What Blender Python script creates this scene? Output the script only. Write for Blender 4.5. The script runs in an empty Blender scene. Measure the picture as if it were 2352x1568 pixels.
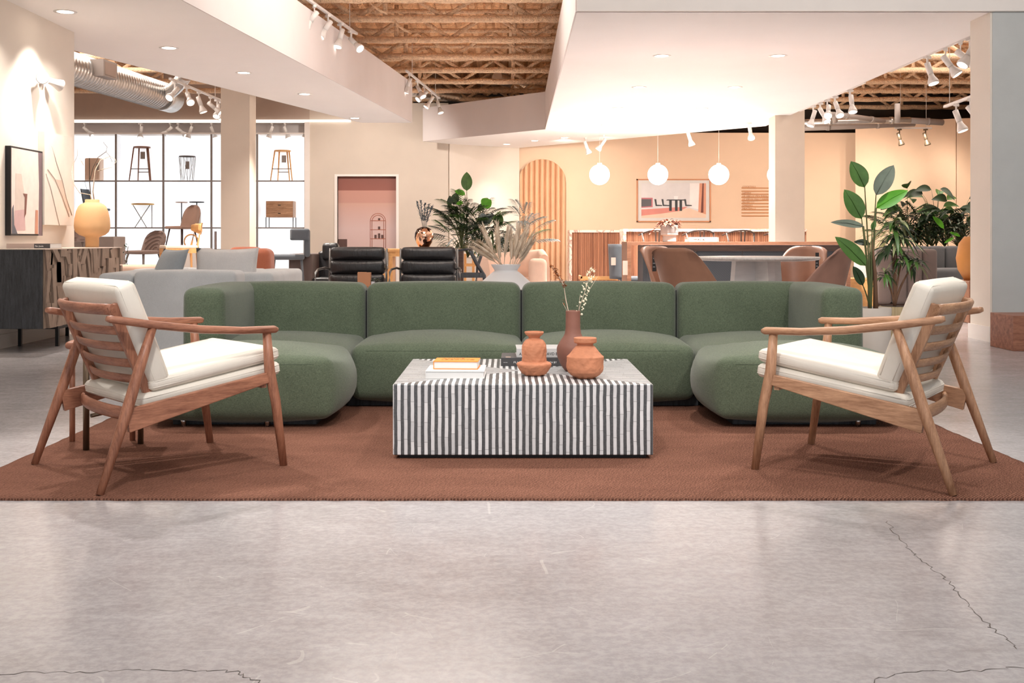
import bpy, bmesh, math, random
from mathutils import Vector, Matrix, noise as mnoise
S = bpy.context.scene
COL = S.collection
R = math.radians
V = Vector
# ------------------------------------------------------------------ camera, world, exposure
FPX, CX, HY, CAMH = 2520.0, 1164.0, 549.0, 0.95      # focal length (px), principal column, horizon row, eye height
cam = bpy.data.cameras.new('camera'); camo = bpy.data.objects.new('camera', cam); COL.objects.link(camo)
camo.location = (0, 0, CAMH); camo.rotation_euler = (R(90), 0, 0)
cam.sensor_width = 36; cam.lens = 36 * FPX / 2352
cam.shift_x = (1176 - CX) / 2352; cam.shift_y = -(784 - HY) / 2352
cam.clip_start = .05; cam.clip_end = 200
S.camera = camo
w = bpy.data.worlds.new('world'); S.world = w; w.use_nodes = True
w.node_tree.nodes['Background'].inputs[0].default_value = (.92, .95, 1, 1)
w.node_tree.nodes['Background'].inputs[1].default_value = .74
S.view_settings.view_transform = 'Standard'; S.view_settings.look = 'None'
S.view_settings.gamma = 1; S.view_settings.exposure = 0.84; S.view_settings.use_curve_mapping = False
S.cycles.max_bounces = 7; S.cycles.diffuse_bounces = 4; S.cycles.glossy_bounces = 3
S.cycles.sample_clamp_indirect = 6; S.cycles.caustics_reflective = False; S.cycles.caustics_refractive = False
WARM = (1, .91, .83); NEUT = (1, .95, .91); PEACH = (1, .86, .73)

def spot(loc, aim, watts, col=NEUT, angle=70, blend=.6, size=.06):
    l = bpy.data.lights.new('spot_lamp', 'SPOT'); l.energy = watts; l.color = col
    l.spot_size = R(angle); l.spot_blend = blend; l.shadow_soft_size = size
    o = bpy.data.objects.new('spot_lamp', l); COL.objects.link(o); o.location = loc
    o.rotation_euler = (V(aim) - V(loc)).to_track_quat('-Z', 'Y').to_euler()
    return o
def area(loc, aim, watts, sx, sy, col=NEUT):
    l = bpy.data.lights.new('area_fill', 'AREA'); l.shape = 'RECTANGLE'; l.size = sx; l.size_y = sy; l.energy = watts; l.color = col
    o = bpy.data.objects.new('area_fill', l); COL.objects.link(o); o.location = loc
    o.rotation_euler = (V(aim) - V(loc)).to_track_quat('-Z', 'Y').to_euler()
# unseen fill lights added under the ceiling, no fixtures modelled
area((0, 3.4, 4.2), (0, 3.4, 0), 55, 7, 3.2, (1, .95, .91))
area((-.9, 11.3, 4.38), (-.9, 11.3, 0), 75, 2.4, 3.6, WARM)  # added to brighten the joists, kept out of view
spot((3.2, 5.2, 4.25), (3.6, 10.1, 2.6), 190, (1, .97, .94), 110, .8, .12)  # added spot that brightens the soffit fascia and grey wall
area((-7.4, 17, 4.3), (-7.4, 17, 0), 200, 4, 6, WARM)
area((7.2, 16, 4.3), (7.2, 16, 0), 150, 3, 8, WARM)
# track lamps on the seating group, read from chair shadows; last two added fill
spot((-2.7, 6.9, 3.9), (-1.2, 4.5, .3), 215, NEUT, 44, .7, .07)
spot((-3.3, 5.9, 3.9), (-1.5, 4.5, .3), 120, WARM, 44, .7, .07)
spot((3.0, 6.9, 3.9), (1.4, 4.5, .3), 195, NEUT, 44, .7, .07)
spot((1.2, 6.9, 3.9), (.5, 5.0, .3), 130, WARM, 56, .8, .07)
spot((-.6, 1.6, 4.0), (-.3, 5.6, .4), 250, NEUT, 60, .8, .12)  # front fill, added to light the front faces of table and sofa
spot((2.4, 2.4, 4.0), (1.0, 5.4, .3), 130, WARM, 60, .8, .10)  # second added front fill

# ------------------------------------------------------------------ pixel helpers (rows/columns measured on the photograph, real depth given)
def X(px, Y): return (px - CX) * Y / FPX
def Z(py, Y): return CAMH - (py - HY) * Y / FPX
def W(px, py, Y): return V((X(px, Y), Y, Z(py, Y)))
def atz(px, py, z):
    Y = FPX * (CAMH - z) / (py - HY); return V((X(px, Y), Y, z))

# ------------------------------------------------------------------ materials
def lin(c):
    return tuple(((v / 255) / 12.92 if v / 255 <= .04045 else ((v / 255 + .055) / 1.055) ** 2.4) for v in c[:3]) + (1,)
class NT:
    def __init__(s, name):
        s.m = bpy.data.materials.new(name); s.m.use_nodes = True; s.t = s.m.node_tree
        s.b = s.t.nodes['Principled BSDF']; s.tc = s.t.nodes.new('ShaderNodeTexCoord')
    def n(s, typ, ins={}, **kw):
        nd = s.t.nodes.new(typ)
        for k, v in kw.items(): setattr(nd, k, v)
        for k, v in ins.items(): s.set(nd.inputs[k], v)
        return nd
    def set(s, inp, v):
        if isinstance(v, bpy.types.NodeSocket): s.t.links.new(v, inp)
        else: inp.default_value = v
    def math(s, op, a, b=0.0):
        nd = s.n('ShaderNodeMath', operation=op); s.set(nd.inputs[0], a); s.set(nd.inputs[1], b); return nd.outputs[0]
    def mapped(s, scale=(1, 1, 1), rot=(0, 0, 0)):
        return s.n('ShaderNodeMapping', {'Vector': s.tc.outputs['Object'], 'Scale': scale, 'Rotation': rot}).outputs[0]
    def noise(s, vec, scale, detail=3, rough=.55):
        return s.n('ShaderNodeTexNoise', {'Vector': vec, 'Scale': scale, 'Detail': detail, 'Roughness': rough}).outputs['Fac']
    def ramp(s, fac, stops):
        r = s.n('ShaderNodeValToRGB'); s.set(r.inputs[0], fac); e = r.color_ramp.elements
        while len(e) > len(stops): e.remove(e[-1])
        while len(e) < len(stops): e.new(1)
        for q, (p, c) in zip(e, stops): q.position = p; q.color = c
        return r.outputs[0]
    def mix(s, f, a, b, mode='MIX'):
        nd = s.n('ShaderNodeMix', data_type='RGBA', blend_type=mode)
        s.set(nd.inputs[0], f); s.set(nd.inputs[6], a); s.set(nd.inputs[7], b); return nd.outputs[2]
    def bump(s, h, strength, dist=.01):
        s.set(s.b.inputs['Normal'], s.n('ShaderNodeBump', {'Height': h, 'Strength': strength, 'Distance': dist}).outputs[0])
    def col(s, v): s.set(s.b.inputs['Base Color'], v)
    def props(s, rough=.5, metal=0, spec=.5, coat=0):
        s.b.inputs['Roughness'].default_value = rough; s.b.inputs['Metallic'].default_value = metal
        s.b.inputs['Specular IOR Level'].default_value = spec; s.b.inputs['Coat Weight'].default_value = coat
def sc(c, k): return tuple(min(1, v * k) for v in c[:3]) + (1,)
def plain(name, rgb, rough=.6, metal=0, var=.06, vs=4, bump=0, bs=200, spec=.5, stretch=(1, 1, 1), coat=0, bd=.003):
    t = NT(name); c = lin(rgb); t.props(rough, metal, spec, coat)
    vec = t.mapped(stretch)
    t.col(t.ramp(t.noise(vec, vs), [(.3, sc(c, 1 - var)), (.7, sc(c, 1 + var))]))
    if bump: t.bump(t.noise(vec, bs, 2), bump, bd)
    return t.m
def glow(name, rgb, strength):
    t = NT(name); t.col(lin(rgb)); t.b.inputs['Emission Color'].default_value = lin(rgb); t.b.inputs['Emission Strength'].default_value = strength
    return t.m
def wood(name, dark, light, axis=1, scale=9, rough=.42, stretch=9, spec=.4):
    t = NT(name); t.props(rough, 0, spec)
    st = [stretch, stretch, stretch]; st[axis] = 1
    vec = t.mapped(tuple(st))
    a = t.noise(vec, scale * .35, 5, .6); b = t.noise(vec, scale * 2.2, 3, .7)
    c1 = t.ramp(a, [(.3, lin(dark)), (.68, lin(light))])
    t.col(t.mix(.3, c1, t.ramp(b, [(.35, sc(lin(dark), .8)), (.65, sc(lin(light), 1.1))])))
    t.bump(b, .12, .002)
    return t.m
def fabric(name, rgb, rgb2, weave=900, rough=.92, bump=.5):
    t = NT(name); t.props(rough, 0, .15); t.b.inputs['Sheen Weight'].default_value = .25
    h = t.noise(t.mapped((1, 1, 6)), weave * .35, 2, .8); v = t.noise(t.mapped((6, 6, 1)), weave * .35, 2, .8)
    f = t.math('MULTIPLY', t.math('ADD', h, v), .5)
    big = t.noise(t.mapped(), 5, 3)
    c = t.ramp(f, [(.41, lin(rgb2)), (.58, lin(rgb))])
    t.col(t.mix(.35, c, t.ramp(big, [(.3, sc(lin(rgb), .82)), (.7, sc(lin(rgb), 1.15))])))
    t.bump(f, bump, .002)
    return t.m
def leather(name, rgb, rough=.42, wr=.25, var=.1):
    t = NT(name); t.props(rough, 0, .45)
    c = lin(rgb)
    t.col(t.ramp(t.noise(t.mapped(), 7, 4), [(.3, sc(c, 1 - var)), (.7, sc(c, 1 + var))]))
    a = t.noise(t.mapped((3, 3, 1)), 9, 3); b = t.noise(t.mapped(), 260, 2)
    t.bump(t.math('ADD', a, t.math('MULTIPLY', b, .12)), wr, .012)
    return t.m

M = {}
M['paint_white'] = plain('paint_white', (243, 236, 230), .7, var=.02)
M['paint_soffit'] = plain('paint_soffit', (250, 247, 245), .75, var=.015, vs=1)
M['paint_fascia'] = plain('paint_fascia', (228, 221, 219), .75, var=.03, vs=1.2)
M['paint_beige'] = plain('paint_beige', (214, 202, 188), .8, var=.025, vs=2)
M['paint_cream'] = plain('paint_cream', (234, 224, 212), .8, var=.02, vs=2)
M['paint_taupe'] = plain('paint_taupe', (190, 172, 158), .8, var=.03)
M['paint_grey'] = plain('paint_grey', (200, 202, 200), .8, var=.03, bump=.1, bs=90)
M['paint_peach'] = plain('paint_peach', (240, 211, 183), .8, var=.02, vs=2)
M['paint_column'] = plain('paint_column', (214, 200, 184), .8, var=.02)
M['black_metal'] = plain('black_metal', (28, 28, 29), .45, .3)
M['white_metal'] = plain('white_metal', (236, 232, 228), .4)
M['steel'] = plain('steel', (200, 198, 195), .25, 1)
M['bronze_metal'] = plain('bronze_metal', (120, 105, 88), .35, .9)
M['brass'] = plain('brass', (196, 150, 84), .3, .9)
M['galv'] = plain('galvanised_steel', (205, 203, 200), .3, .9, var=.08, vs=12)
M['walnut'] = wood('walnut', (108, 64, 48), (184, 128, 100), 1, 9)
M['walnut_z'] = wood('walnut_upright', (108, 64, 48), (184, 128, 100), 2, 9)
M['walnut_x'] = wood('walnut_cross', (108, 64, 48), (182, 126, 100), 0, 9)
M['teak'] = wood('teak', (132, 90, 64), (204, 160, 126), 1, 9)
M['teak_z'] = wood('teak_upright', (132, 90, 64), (204, 160, 126), 2, 9)
M['teak_x'] = wood('teak_cross', (130, 90, 64), (202, 160, 126), 0, 9)
M['oak'] = wood('honey_oak', (205, 145, 84), (240, 186, 124), 2, 8)
M['oak_x'] = wood('honey_oak_cross', (205, 145, 84), (240, 186, 124), 0, 8)
M['brown_wood'] = wood('brown_wood', (118, 78, 58), (164, 116, 90), 0, 7)
M['dark_wood'] = wood('dark_wood', (52, 38, 33), (84, 62, 52), 0, 7)
M['black_wood'] = wood('black_wood', (34, 36, 39), (74, 77, 81), 2, 16, .6)
M['carved_wood'] = wood('carved_wood', (132, 112, 98), (162, 142, 126), 2, 5, .7, 3)
M['green_fabric'] = fabric('green_fabric', (107, 118, 97), (38, 52, 40), 330)
M['grey_fabric'] = fabric('grey_fabric', (212, 213, 213), (166, 170, 172), 700)
M['grey_fabric_light'] = fabric('light_grey_fabric', (222, 219, 217), (184, 183, 183), 500)
M['taupe_fabric'] = fabric('taupe_fabric', (160, 138, 128), (132, 112, 104), 600)
M['blue_grey_fabric'] = fabric('blue_grey_fabric', (98, 102, 107), (76, 80, 85), 600)
M['pink_fabric'] = fabric('pinkish_taupe_fabric', (176, 146, 130), (148, 120, 108), 600)
M['beige_fabric'] = fabric('beige_fabric', (226, 192, 170), (200, 168, 148), 600)
M['booth_fabric'] = fabric('booth_fabric', (132, 118, 112), (104, 94, 92), 500)
M['booth_grey'] = fabric('booth_grey_fabric', (118, 120, 122), (92, 95, 98), 500)
M['orange_fabric'] = fabric('rust_fabric', (178, 106, 80), (148, 84, 60), 500)
M['amber'] = plain('amber_velvet', (196, 132, 66), .6, var=.1)
M['cream_leather'] = leather('cream_leather', (226, 220, 208), .42, .18, .04)
M['seam'] = plain('seam_thread', (120, 116, 110), .7)
M['black_leather'] = leather('black_leather', (38, 37, 38), .3, .55)
M['tan_leather'] = leather('tan_leather', (150, 108, 86), .42, .08)
M['tan_leather_b'] = leather('rosy_tan_leather', (160, 120, 104), .5, .08)
M['dark_leather'] = leather('dark_brown_leather', (84, 68, 62), .5, .15)
M['terracotta'] = plain('terracotta', (194, 128, 94), .75, var=.12, vs=14, bump=.5, bs=34, bd=.008)
M['brown_clay'] = plain('brown_clay', (136, 92, 78), .62, var=.1, vs=10, bump=.2, bs=60)
M['yellow_clay'] = plain('ochre_clay', (210, 166, 118), .7, var=.07, vs=5, bump=.15, bs=60)
M['white_ceramic'] = plain('white_ceramic', (226, 224, 224), .5, var=.02)
M['white_pot'] = plain('ribbed_white_pot', (186, 187, 187), .6, var=.03)
M['grey_pot'] = plain('pale_grey_pot', (200, 190, 180), .6, var=.03)
M['tan_pot'] = plain('fluted_tan_pot', (198, 178, 140), .6, var=.03)
M['stone'] = plain('speckled_stone', (214, 208, 202), .45, var=.14, vs=60)
M['pale_table'] = plain('brushed_pale_base', (236, 234, 232), .5, 0, var=.05, vs=6, stretch=(1, 1, 5))
M['paper'] = plain('paper_pages', (226, 225, 223), .8, var=.02)
M['paper_grey'] = plain('grey_cover', (196, 196, 196), .5)
M['cover_dark'] = plain('charcoal_cover', (66, 66, 68), .5)
M['cover_orange'] = plain('orange_cover', (240, 142, 36), .5, var=.03)
M['cover_taupe'] = plain('taupe_cover', (168, 152, 144), .5)
M['ink'] = plain('black_ink', (30, 28, 28), .6)
M['ink_white'] = plain('white_ink', (235, 235, 235), .6)
M['ink_orange'] = plain('brown_ink', (150, 84, 20), .6)
M['ink_gold'] = plain('gold_letters', (190, 120, 56), .5)
M['tag_grey'] = plain('grey_tag', (150, 142, 138), .7)
M['tag_pale'] = plain('pale_tag', (190, 164, 150), .7)
M['leaf'] = plain('leaf_green', (78, 116, 50), .38, var=.25, vs=9)
M['leaf_dark'] = plain('leaf_dark', (44, 66, 38), .4, var=.35, vs=9)
M['leaf_grey'] = plain('leaf_underside', (116, 128, 112), .5, var=.2, vs=9)
M['leaf_bright'] = plain('leaf_bright', (96, 178, 36), .4, var=.15, vs=9)
M['leaf_pale'] = plain('leaf_variegated', (176, 182, 130), .45, var=.3, vs=14)
M['leaf_silver'] = plain('leaf_silver', (146, 158, 158), .45, var=.2, vs=9)
M['leaf_mauve'] = plain('leaf_mauve', (150, 96, 78), .5, var=.5, vs=30)
M['stem'] = plain('plant_stem', (96, 104, 62), .6, var=.2)
M['stem_brown'] = plain('brown_stem', (116, 84, 62), .8, var=.2)
M['twig'] = plain('bare_twig', (96, 82, 70), .9, var=.2)
M['twig_pale'] = plain('pale_twig', (206, 190, 170), .9, var=.1)
M['flower_white'] = plain('dried_white_flower', (246, 236, 208), .8, var=.05)
M['flower_rust'] = plain('dried_rust_bud', (150, 88, 44), .8, var=.2)
M['thistle'] = plain('thistle_grey', (98, 110, 120), .9, var=.2)
M['plume'] = plain('pampas_plume', (224, 206, 184), .95, var=.1, vs=50, bump=.8, bs=160, stretch=(1, 1, .25))
M['carton'] = plain('carton', (196, 140, 104), .8, var=.03)
M['globe'] = glow('lit_globe', (255, 248, 240), 5.0)
M['lens'] = glow('downlight_lens', (255, 240, 222), 7.0)
M['bulb'] = glow('track_bulb', (255, 244, 230), 1.6)
M['bulb_off'] = plain('bulb_glass', (205, 200, 196), .15, .6)
M['lightbox'] = glow('lightbox_panel', (240, 243, 246), .40)
M['soil'] = plain('potting_soil', (62, 48, 38), .95, var=.2)
M['plinth'] = plain('white_plinth', (238, 230, 222), .7, var=.02)
M['pipe_grey'] = plain('painted_pipe', (158, 148, 142), .5, var=.05)
M['foam'] = plain('sprayed_fireproofing', (244, 206, 170), .95, var=.16, vs=26, bump=1.0, bs=45, bd=.03)
M['foam_deck'] = plain('sprayed_deck', (236, 182, 136), .95, var=.25, vs=16, bump=1.0, bs=30, bd=.04)
M['curtain'] = plain('peach_plaster', (226, 184, 148), .8, var=.03)
M['mirror_gold'] = None
def special():
    # speckled copper / black lustre vase
    t = NT('copper_black_glaze'); t.props(.12, .8, .6)
    n = t.noise(t.mapped(), 7, 2, .5)
    t.col(t.ramp(n, [(.49, lin((236, 190, 160))), (.51, lin((52, 28, 16)))])); M['mirror_gold'] = t.m
    # polished concrete floor
    t = NT('polished_concrete'); t.props(.3, 0, .55)
    a = t.noise(t.mapped((1, 1, 1)), .7, 5, .6); b = t.noise(t.mapped((2, 4, 1)), 2.6, 6, .72); c = t.noise(t.mapped((1, 1, 1)), 40, 3, .7)
    base = t.ramp(a, [(.3, lin((152, 148, 150))), (.7, lin((180, 177, 180)))])
    base = t.mix(.4, base, t.ramp(b, [(.3, lin((146, 141, 142))), (.7, lin((194, 192, 195)))]))
    base = t.mix(.15, base, t.ramp(c, [(.4, lin((140, 132, 126))), (.6, lin((220, 214, 208)))]))
    for rot, sc_, th in ((.5, 1.3, .0016), (-.75, 1.8, .0012), (1.3, 2.2, .001), (.1, 3.1, .0012)):
        vv = t.n('ShaderNodeVectorMath', {0: t.mapped((1, 1, 1), (0, 0, rot)), 1: t.n('ShaderNodeTexNoise', {'Vector': t.tc.outputs['Object'], 'Scale': .9}).outputs['Color']}, operation='ADD').outputs[0]
        vo = t.n('ShaderNodeTexVoronoi', {'Vector': t.n('ShaderNodeMapping', {'Vector': vv, 'Scale': (.18, 1, 1)}).outputs[0], 'Scale': sc_}, feature='DISTANCE_TO_EDGE').outputs['Distance']
        msk = t.math('MULTIPLY', t.math('LESS_THAN', vo, th), t.math('GREATER_THAN', t.noise(t.mapped(), 3.1 * sc_), .55))
        base = t.mix(t.math('MULTIPLY', msk, .22), base, lin((232, 228, 224)))
    t.col(base)
    t.set(t.b.inputs['Roughness'], t.math('ADD', .08, t.math('MULTIPLY', t.math('ADD', a, b), .13)))
    t.bump(t.noise(t.mapped(), 3, 3), .03, .02); M['concrete'] = t.m
    # rug
    t = NT('rust_rug_pile'); t.props(.98, 0, .05)
    wv = t.n('ShaderNodeTexWave', {'Vector': t.mapped((1, 1.25, 1), (0, 0, R(38))), 'Scale': 29, 'Distortion': 4.2, 'Detail': 2, 'Detail Scale': 2.5}).outputs['Fac']
    nz = t.noise(t.mapped(), 240, 2, .8); bg = t.noise(t.mapped((1, 2.5, 1)), 2.4, 4)
    f = t.math('ADD', t.math('MULTIPLY', wv, .6), t.math('MULTIPLY', nz, .4))
    c1 = t.ramp(f, [(.2, lin((72, 47, 39))), (.75, lin((152, 109, 91)))])
    t.col(t.mix(.3, c1, t.ramp(bg, [(.3, lin((106, 71, 57))), (.7, lin((146, 102, 84)))])))
    t.bump(f, .8, .006); M['rug'] = t.m
    # coffee table bone inlay: stripes run up the sides, and in an envelope pattern over the top (local coords, centre of table)
    t = NT('striped_inlay'); t.props(.35, 0, .5)
    ge = t.n('ShaderNodeNewGeometry'); sn = t.n('ShaderNodeSeparateXYZ', {0: ge.outputs['Normal']}); so = t.n('ShaderNodeSeparateXYZ', {0: t.tc.outputs['Object']})
    x, y, z = so.outputs[0], so.outputs[1], so.outputs[2]
    ax = t.math('ABSOLUTE', sn.outputs[0]); az = t.math('ABSOLUTE', sn.outputs[2])
    side = t.math('GREATER_THAN', ax, .5); top = t.math('GREATER_THAN', az, .5)
    env = t.math('GREATER_THAN', t.math('DIVIDE', t.math('ABSOLUTE', x), .556), t.math('DIVIDE', t.math('ABSOLUTE', y), .5))
    usey = t.math('MAXIMUM', side, t.math('MULTIPLY', top, env))
    def sel(a, b, f): return t.math('ADD', t.math('MULTIPLY', a, t.math('SUBTRACT', 1.0, f)), t.math('MULTIPLY', b, f))
    s1 = sel(x, y, usey); other = sel(y, x, usey); along = sel(z, other, top)
    wob = t.math('MULTIPLY', t.math('SUBTRACT', t.noise(t.mapped(), 9, 2), .5), .006)
    u = t.math('DIVIDE', t.math('ADD', t.math('ADD', s1, wob), 5.0), .0288)
    fr = t.math('FRACT', u); idx = t.math('FLOOR', u)
    dark = t.math('GREATER_THAN', fr, .5)
    rnd = t.n('ShaderNodeTexWhiteNoise', {'W': idx}, noise_dimensions='1D').outputs['Value']
    uu = t.math('ADD', t.math('DIVIDE', along, .085), t.math('MULTIPLY', rnd, 7.3))
    joint = t.math('LESS_THAN', t.math('FRACT', uu), .022)
    r2 = t.n('ShaderNodeTexWhiteNoise', {'Vector': t.n('ShaderNodeCombineXYZ', {0: idx, 1: t.math('FLOOR', uu), 2: 3.0}).outputs[0]}, noise_dimensions='3D').outputs['Value']
    wc = t.ramp(t.math('ADD', t.math('MULTIPLY', r2, .6), t.math('MULTIPLY', t.noise(t.mapped(), 50), .4)), [(.1, lin((196, 198, 200))), (.9, lin((232, 233, 234)))])
    wc = t.mix(joint, wc, lin((158, 158, 160)))
    dk = t.ramp(t.noise(t.mapped(), 120), [(.3, lin((66, 68, 70))), (.7, lin((88, 90, 92)))])
    t.col(t.mix(dark, wc, dk)); M['inlay'] = t.m
    # slatted wood (vertical reeds)
    for nm, d, l in (('slat_wood', (122, 76, 54), (176, 120, 90)), ):
        t = NT(nm); t.props(.5)
        sx = t.n('ShaderNodeSeparateXYZ', {0: t.tc.outputs['Object']}).outputs[0]
        fr = t.math('FRACT', t.math('MULTIPLY', sx, 26.0)); i = t.math('FLOOR', t.math('MULTIPLY', sx, 26.0))
        rr = t.n('ShaderNodeTexWhiteNoise', {'W': i}, noise_dimensions='1D').outputs['Value']
        c = t.ramp(t.math('ADD', t.math('MULTIPLY', rr, .5), t.math('MULTIPLY', t.noise(t.mapped((20, 20, 1)), 2), .5)), [(.2, lin(d)), (.8, lin(l))])
        t.col(c)
        h = t.math('SINE', t.math('MULTIPLY', fr, math.pi)); t.bump(h, .9, .015); M[nm] = t.m
    t = NT('pale_marble'); t.props(.25)
    n1 = t.n('ShaderNodeTexNoise', {'Vector': t.mapped(), 'Scale': 2.5, 'Detail': 6, 'Distortion': 1.6}).outputs['Fac']
    t.col(t.ramp(n1, [(.44, lin((236, 214, 200))), (.5, lin((170, 128, 112))), (.55, lin((238, 218, 204)))])); M['marble'] = t.m
    t = NT('black_herringbone'); t.props(.55)
    bk = t.n('ShaderNodeTexWave', {'Vector': t.mapped((1, 1, 1), (0, R(45), 0)), 'Scale': 16, 'Distortion': .5}, wave_profile='SAW').outputs['Fac']
    t.col(t.ramp(bk, [(.0, lin((56, 59, 64))), (.9, lin((62, 66, 71))), (1, lin((40, 42, 46)))])); M['herring'] = t.m
special()

# ------------------------------------------------------------------ mesh builder
def frame(d, up=V((0, 0, 1))):
    d = V(d).normalized()
    if abs(d.dot(up)) > .98: up = V((0, 1, 0)) if abs(d.y) < .9 else V((1, 0, 0))
    s = d.cross(up).normalized(); return s, s.cross(d).normalized(), d
class B:
    def __init__(s): s.b = bmesh.new()
    def q(s, vs, smooth=False):
        try: f = s.b.faces.new(vs); f.smooth = smooth; return f
        except ValueError: return None
    def poly(s, pts, smooth=False): return s.q([s.b.verts.new(p) for p in pts], smooth)
    def box(s, x0, x1, y0, y1, z0, z1, M4=None):
        vs = [s.b.verts.new(p) for p in ((x0, y0, z0), (x1, y0, z0), (x1, y1, z0), (x0, y1, z0), (x0, y0, z1), (x1, y0, z1), (x1, y1, z1), (x0, y1, z1))]
        if M4: 
            for v in vs: v.co = M4 @ v.co
        for f in ((3, 2, 1, 0), (4, 5, 6, 7), (0, 1, 5, 4), (1, 2, 6, 5), (2, 3, 7, 6), (3, 0, 4, 7)): s.q([vs[i] for i in f])
        return s
    def prism(s, poly, z0, z1, M4=None):
        n = len(poly); a = [s.b.verts.new((p[0], p[1], z0)) for p in poly]; c = [s.b.verts.new((p[0], p[1], z1)) for p in poly]
        if M4:
            for v in a + c: v.co = M4 @ v.co
        s.q(a[::-1]); s.q(c)
        for i in range(n): s.q([a[i], a[(i + 1) % n], c[(i + 1) % n], c[i]])
        return s
    def bar(s, p, q, wid, hei, up=V((0, 0, 1)), w2=None, h2=None):
        p, q = V(p), V(q); sd, u, d = frame(q - p, V(up)); w2 = w2 or wid; h2 = h2 or hei
        vs = [s.b.verts.new(c + sd * a * ww / 2 + u * b_ * hh / 2) for c, ww, hh in ((p, wid, hei), (q, w2, h2)) for a, b_ in ((-1, -1), (1, -1), (1, 1), (-1, 1))]
        for f in ((0, 1, 2, 3), (7, 6, 5, 4), (1, 0, 4, 5), (2, 1, 5, 6), (3, 2, 6, 7), (0, 3, 7, 4)): s.q([vs[i] for i in f])
        return s
    def sweep(s, pts, wid, hei, up=V((0, 0, 1)), n=10, power=3.2):
        """rounded-rectangle section along a path; wid/hei numbers or lists"""
        pts = [V(p) for p in pts]; k = len(pts); rings = []
        for i, p in enumerate(pts):
            d = pts[min(i + 1, k - 1)] - pts[max(i - 1, 0)]; sd, u, _ = frame(d, V(up))
            ww = wid[i] if isinstance(wid, (list, tuple)) else wid; hh = hei[i] if isinstance(hei, (list, tuple)) else hei
            ring = []
            for j in range(n):
                a = 2 * math.pi * j / n; c_, s_ = math.cos(a), math.sin(a)
                r = (abs(c_) ** power + abs(s_) ** power) ** (-1 / power)
                ring.append(s.b.verts.new(p + sd * ww / 2 * r * c_ + u * hh / 2 * r * s_))
            rings.append(ring)
        for a, c in zip(rings, rings[1:]):
            for j in range(n): s.q([a[j], a[(j + 1) % n], c[(j + 1) % n], c[j]], True)
        s.q(rings[0][::-1]); s.q(rings[-1]); return s
    def tube(s, pts, r, n=8):
        rr = r if isinstance(r, (list, tuple)) else [r] * len(pts)
        return s.sweep(pts, [2 * a for a in rr], [2 * a for a in rr], n=n, power=2)
    def cyl(s, p, q, r, r2=None, n=16): return s.tube([p, q], [r, r if r2 is None else r2], n)
    def lathe(s, prof, c=(0, 0, 0), n=40, cap=True, M4=None, flat=False):
        rings = []; c = V(c)
        for r, z in prof:
            rg = [s.b.verts.new(c + V((r * math.cos(2 * math.pi * j / n), r * math.sin(2 * math.pi * j / n), z))) for j in range(n)]
            if M4:
                for v in rg: v.co = M4 @ v.co
            rings.append(rg)
        for a, d in zip(rings, rings[1:]):
            for j in range(n): s.q([a[j], a[(j + 1) % n], d[(j + 1) % n], d[j]], not flat)
        if cap: s.q(rings[0][::-1]); s.q(rings[-1])
        return s
    def rbox(s, c, size, r, n=7, puff=(0, 0, 0), M4=None):
        """box with rounded edges and softly swollen faces"""
        c = V(c); h = V(size) / 2; r = min(r, *h); seg = n; vs = {}
        def pt(u, v, ax, sg):
            p = [0, 0, 0]; o = [i for i in range(3) if i != ax]; p[ax] = sg; p[o[0]] = u; p[o[1]] = v; return p
        def grid(k):   # denser near edges
            hh = [];
            for i in range(k + 1):
                hh.append(-1 + 2 * i / k)
            return hh
        base = grid(seg)
        for ax in range(3):
            o = [i for i in range(3) if i != ax]
            def coords(i):
                e = r / h[i]; return sorted(set([-1, -1 + e * .3, -1 + e * .65] + [(-1 + e) + (2 - 2 * e) * t / seg for t in range(seg + 1)] + [1 - e * .65, 1 - e * .3, 1]))
            U, Vv = coords(o[0]), coords(o[1])
            for sg in (-1, 1):
                g = {}
                for i, u in enumerate(U):
                    for j, v in enumerate(Vv):
                        p = pt(u, v, ax, sg); key = tuple(round(a, 5) for a in p)
                        if key not in vs:
                            w_ = V([p[k] * h[k] for k in range(3)])
                            inn = V([max(-h[k] + r, min(h[k] - r, w_[k])) for k in range(3)])
                            dd = w_ - inn
                            w_ = inn + dd.normalized() * r if dd.length > 1e-9 else w_
                            q_ = [w_[k] / h[k] for k in range(3)]
                            for k in range(3):
                                if puff[k]:
                                    a_, b_ = [m for m in range(3) if m != k]
                                    fa = max(0, 1 - abs(q_[a_]) ** 2.5) * max(0, 1 - abs(q_[b_]) ** 2.5)
                                    w_[k] += puff[k] * q_[k] * fa
                            w_ = w_ + c
                            vs[key] = s.b.verts.new(M4 @ w_ if M4 else w_)
                        g[i, j] = vs[key]
                for i in range(len(U) - 1):
                    for j in range(len(Vv) - 1):
                        f = [g[i, j], g[i + 1, j], g[i + 1, j + 1], g[i, j + 1]]
                        flip = (sg < 0) ^ (ax == 1)
                        s.q(f[::-1] if flip else f, True)
        return s
    def ball(s, c, r, n=12, m=8, sz=1):
        return s.lathe([(max(1e-4, r * math.sin(math.pi * i / m)), -r * sz * math.cos(math.pi * i / m)) for i in range(m + 1)], c, n, cap=False)
    def disc(s, c, d, r, n=16):
        sd, u, _ = frame(d); c = V(c); s.poly([c + sd * r * math.cos(2 * math.pi * j / n) + u * r * math.sin(2 * math.pi * j / n) for j in range(n)]); return s
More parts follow.
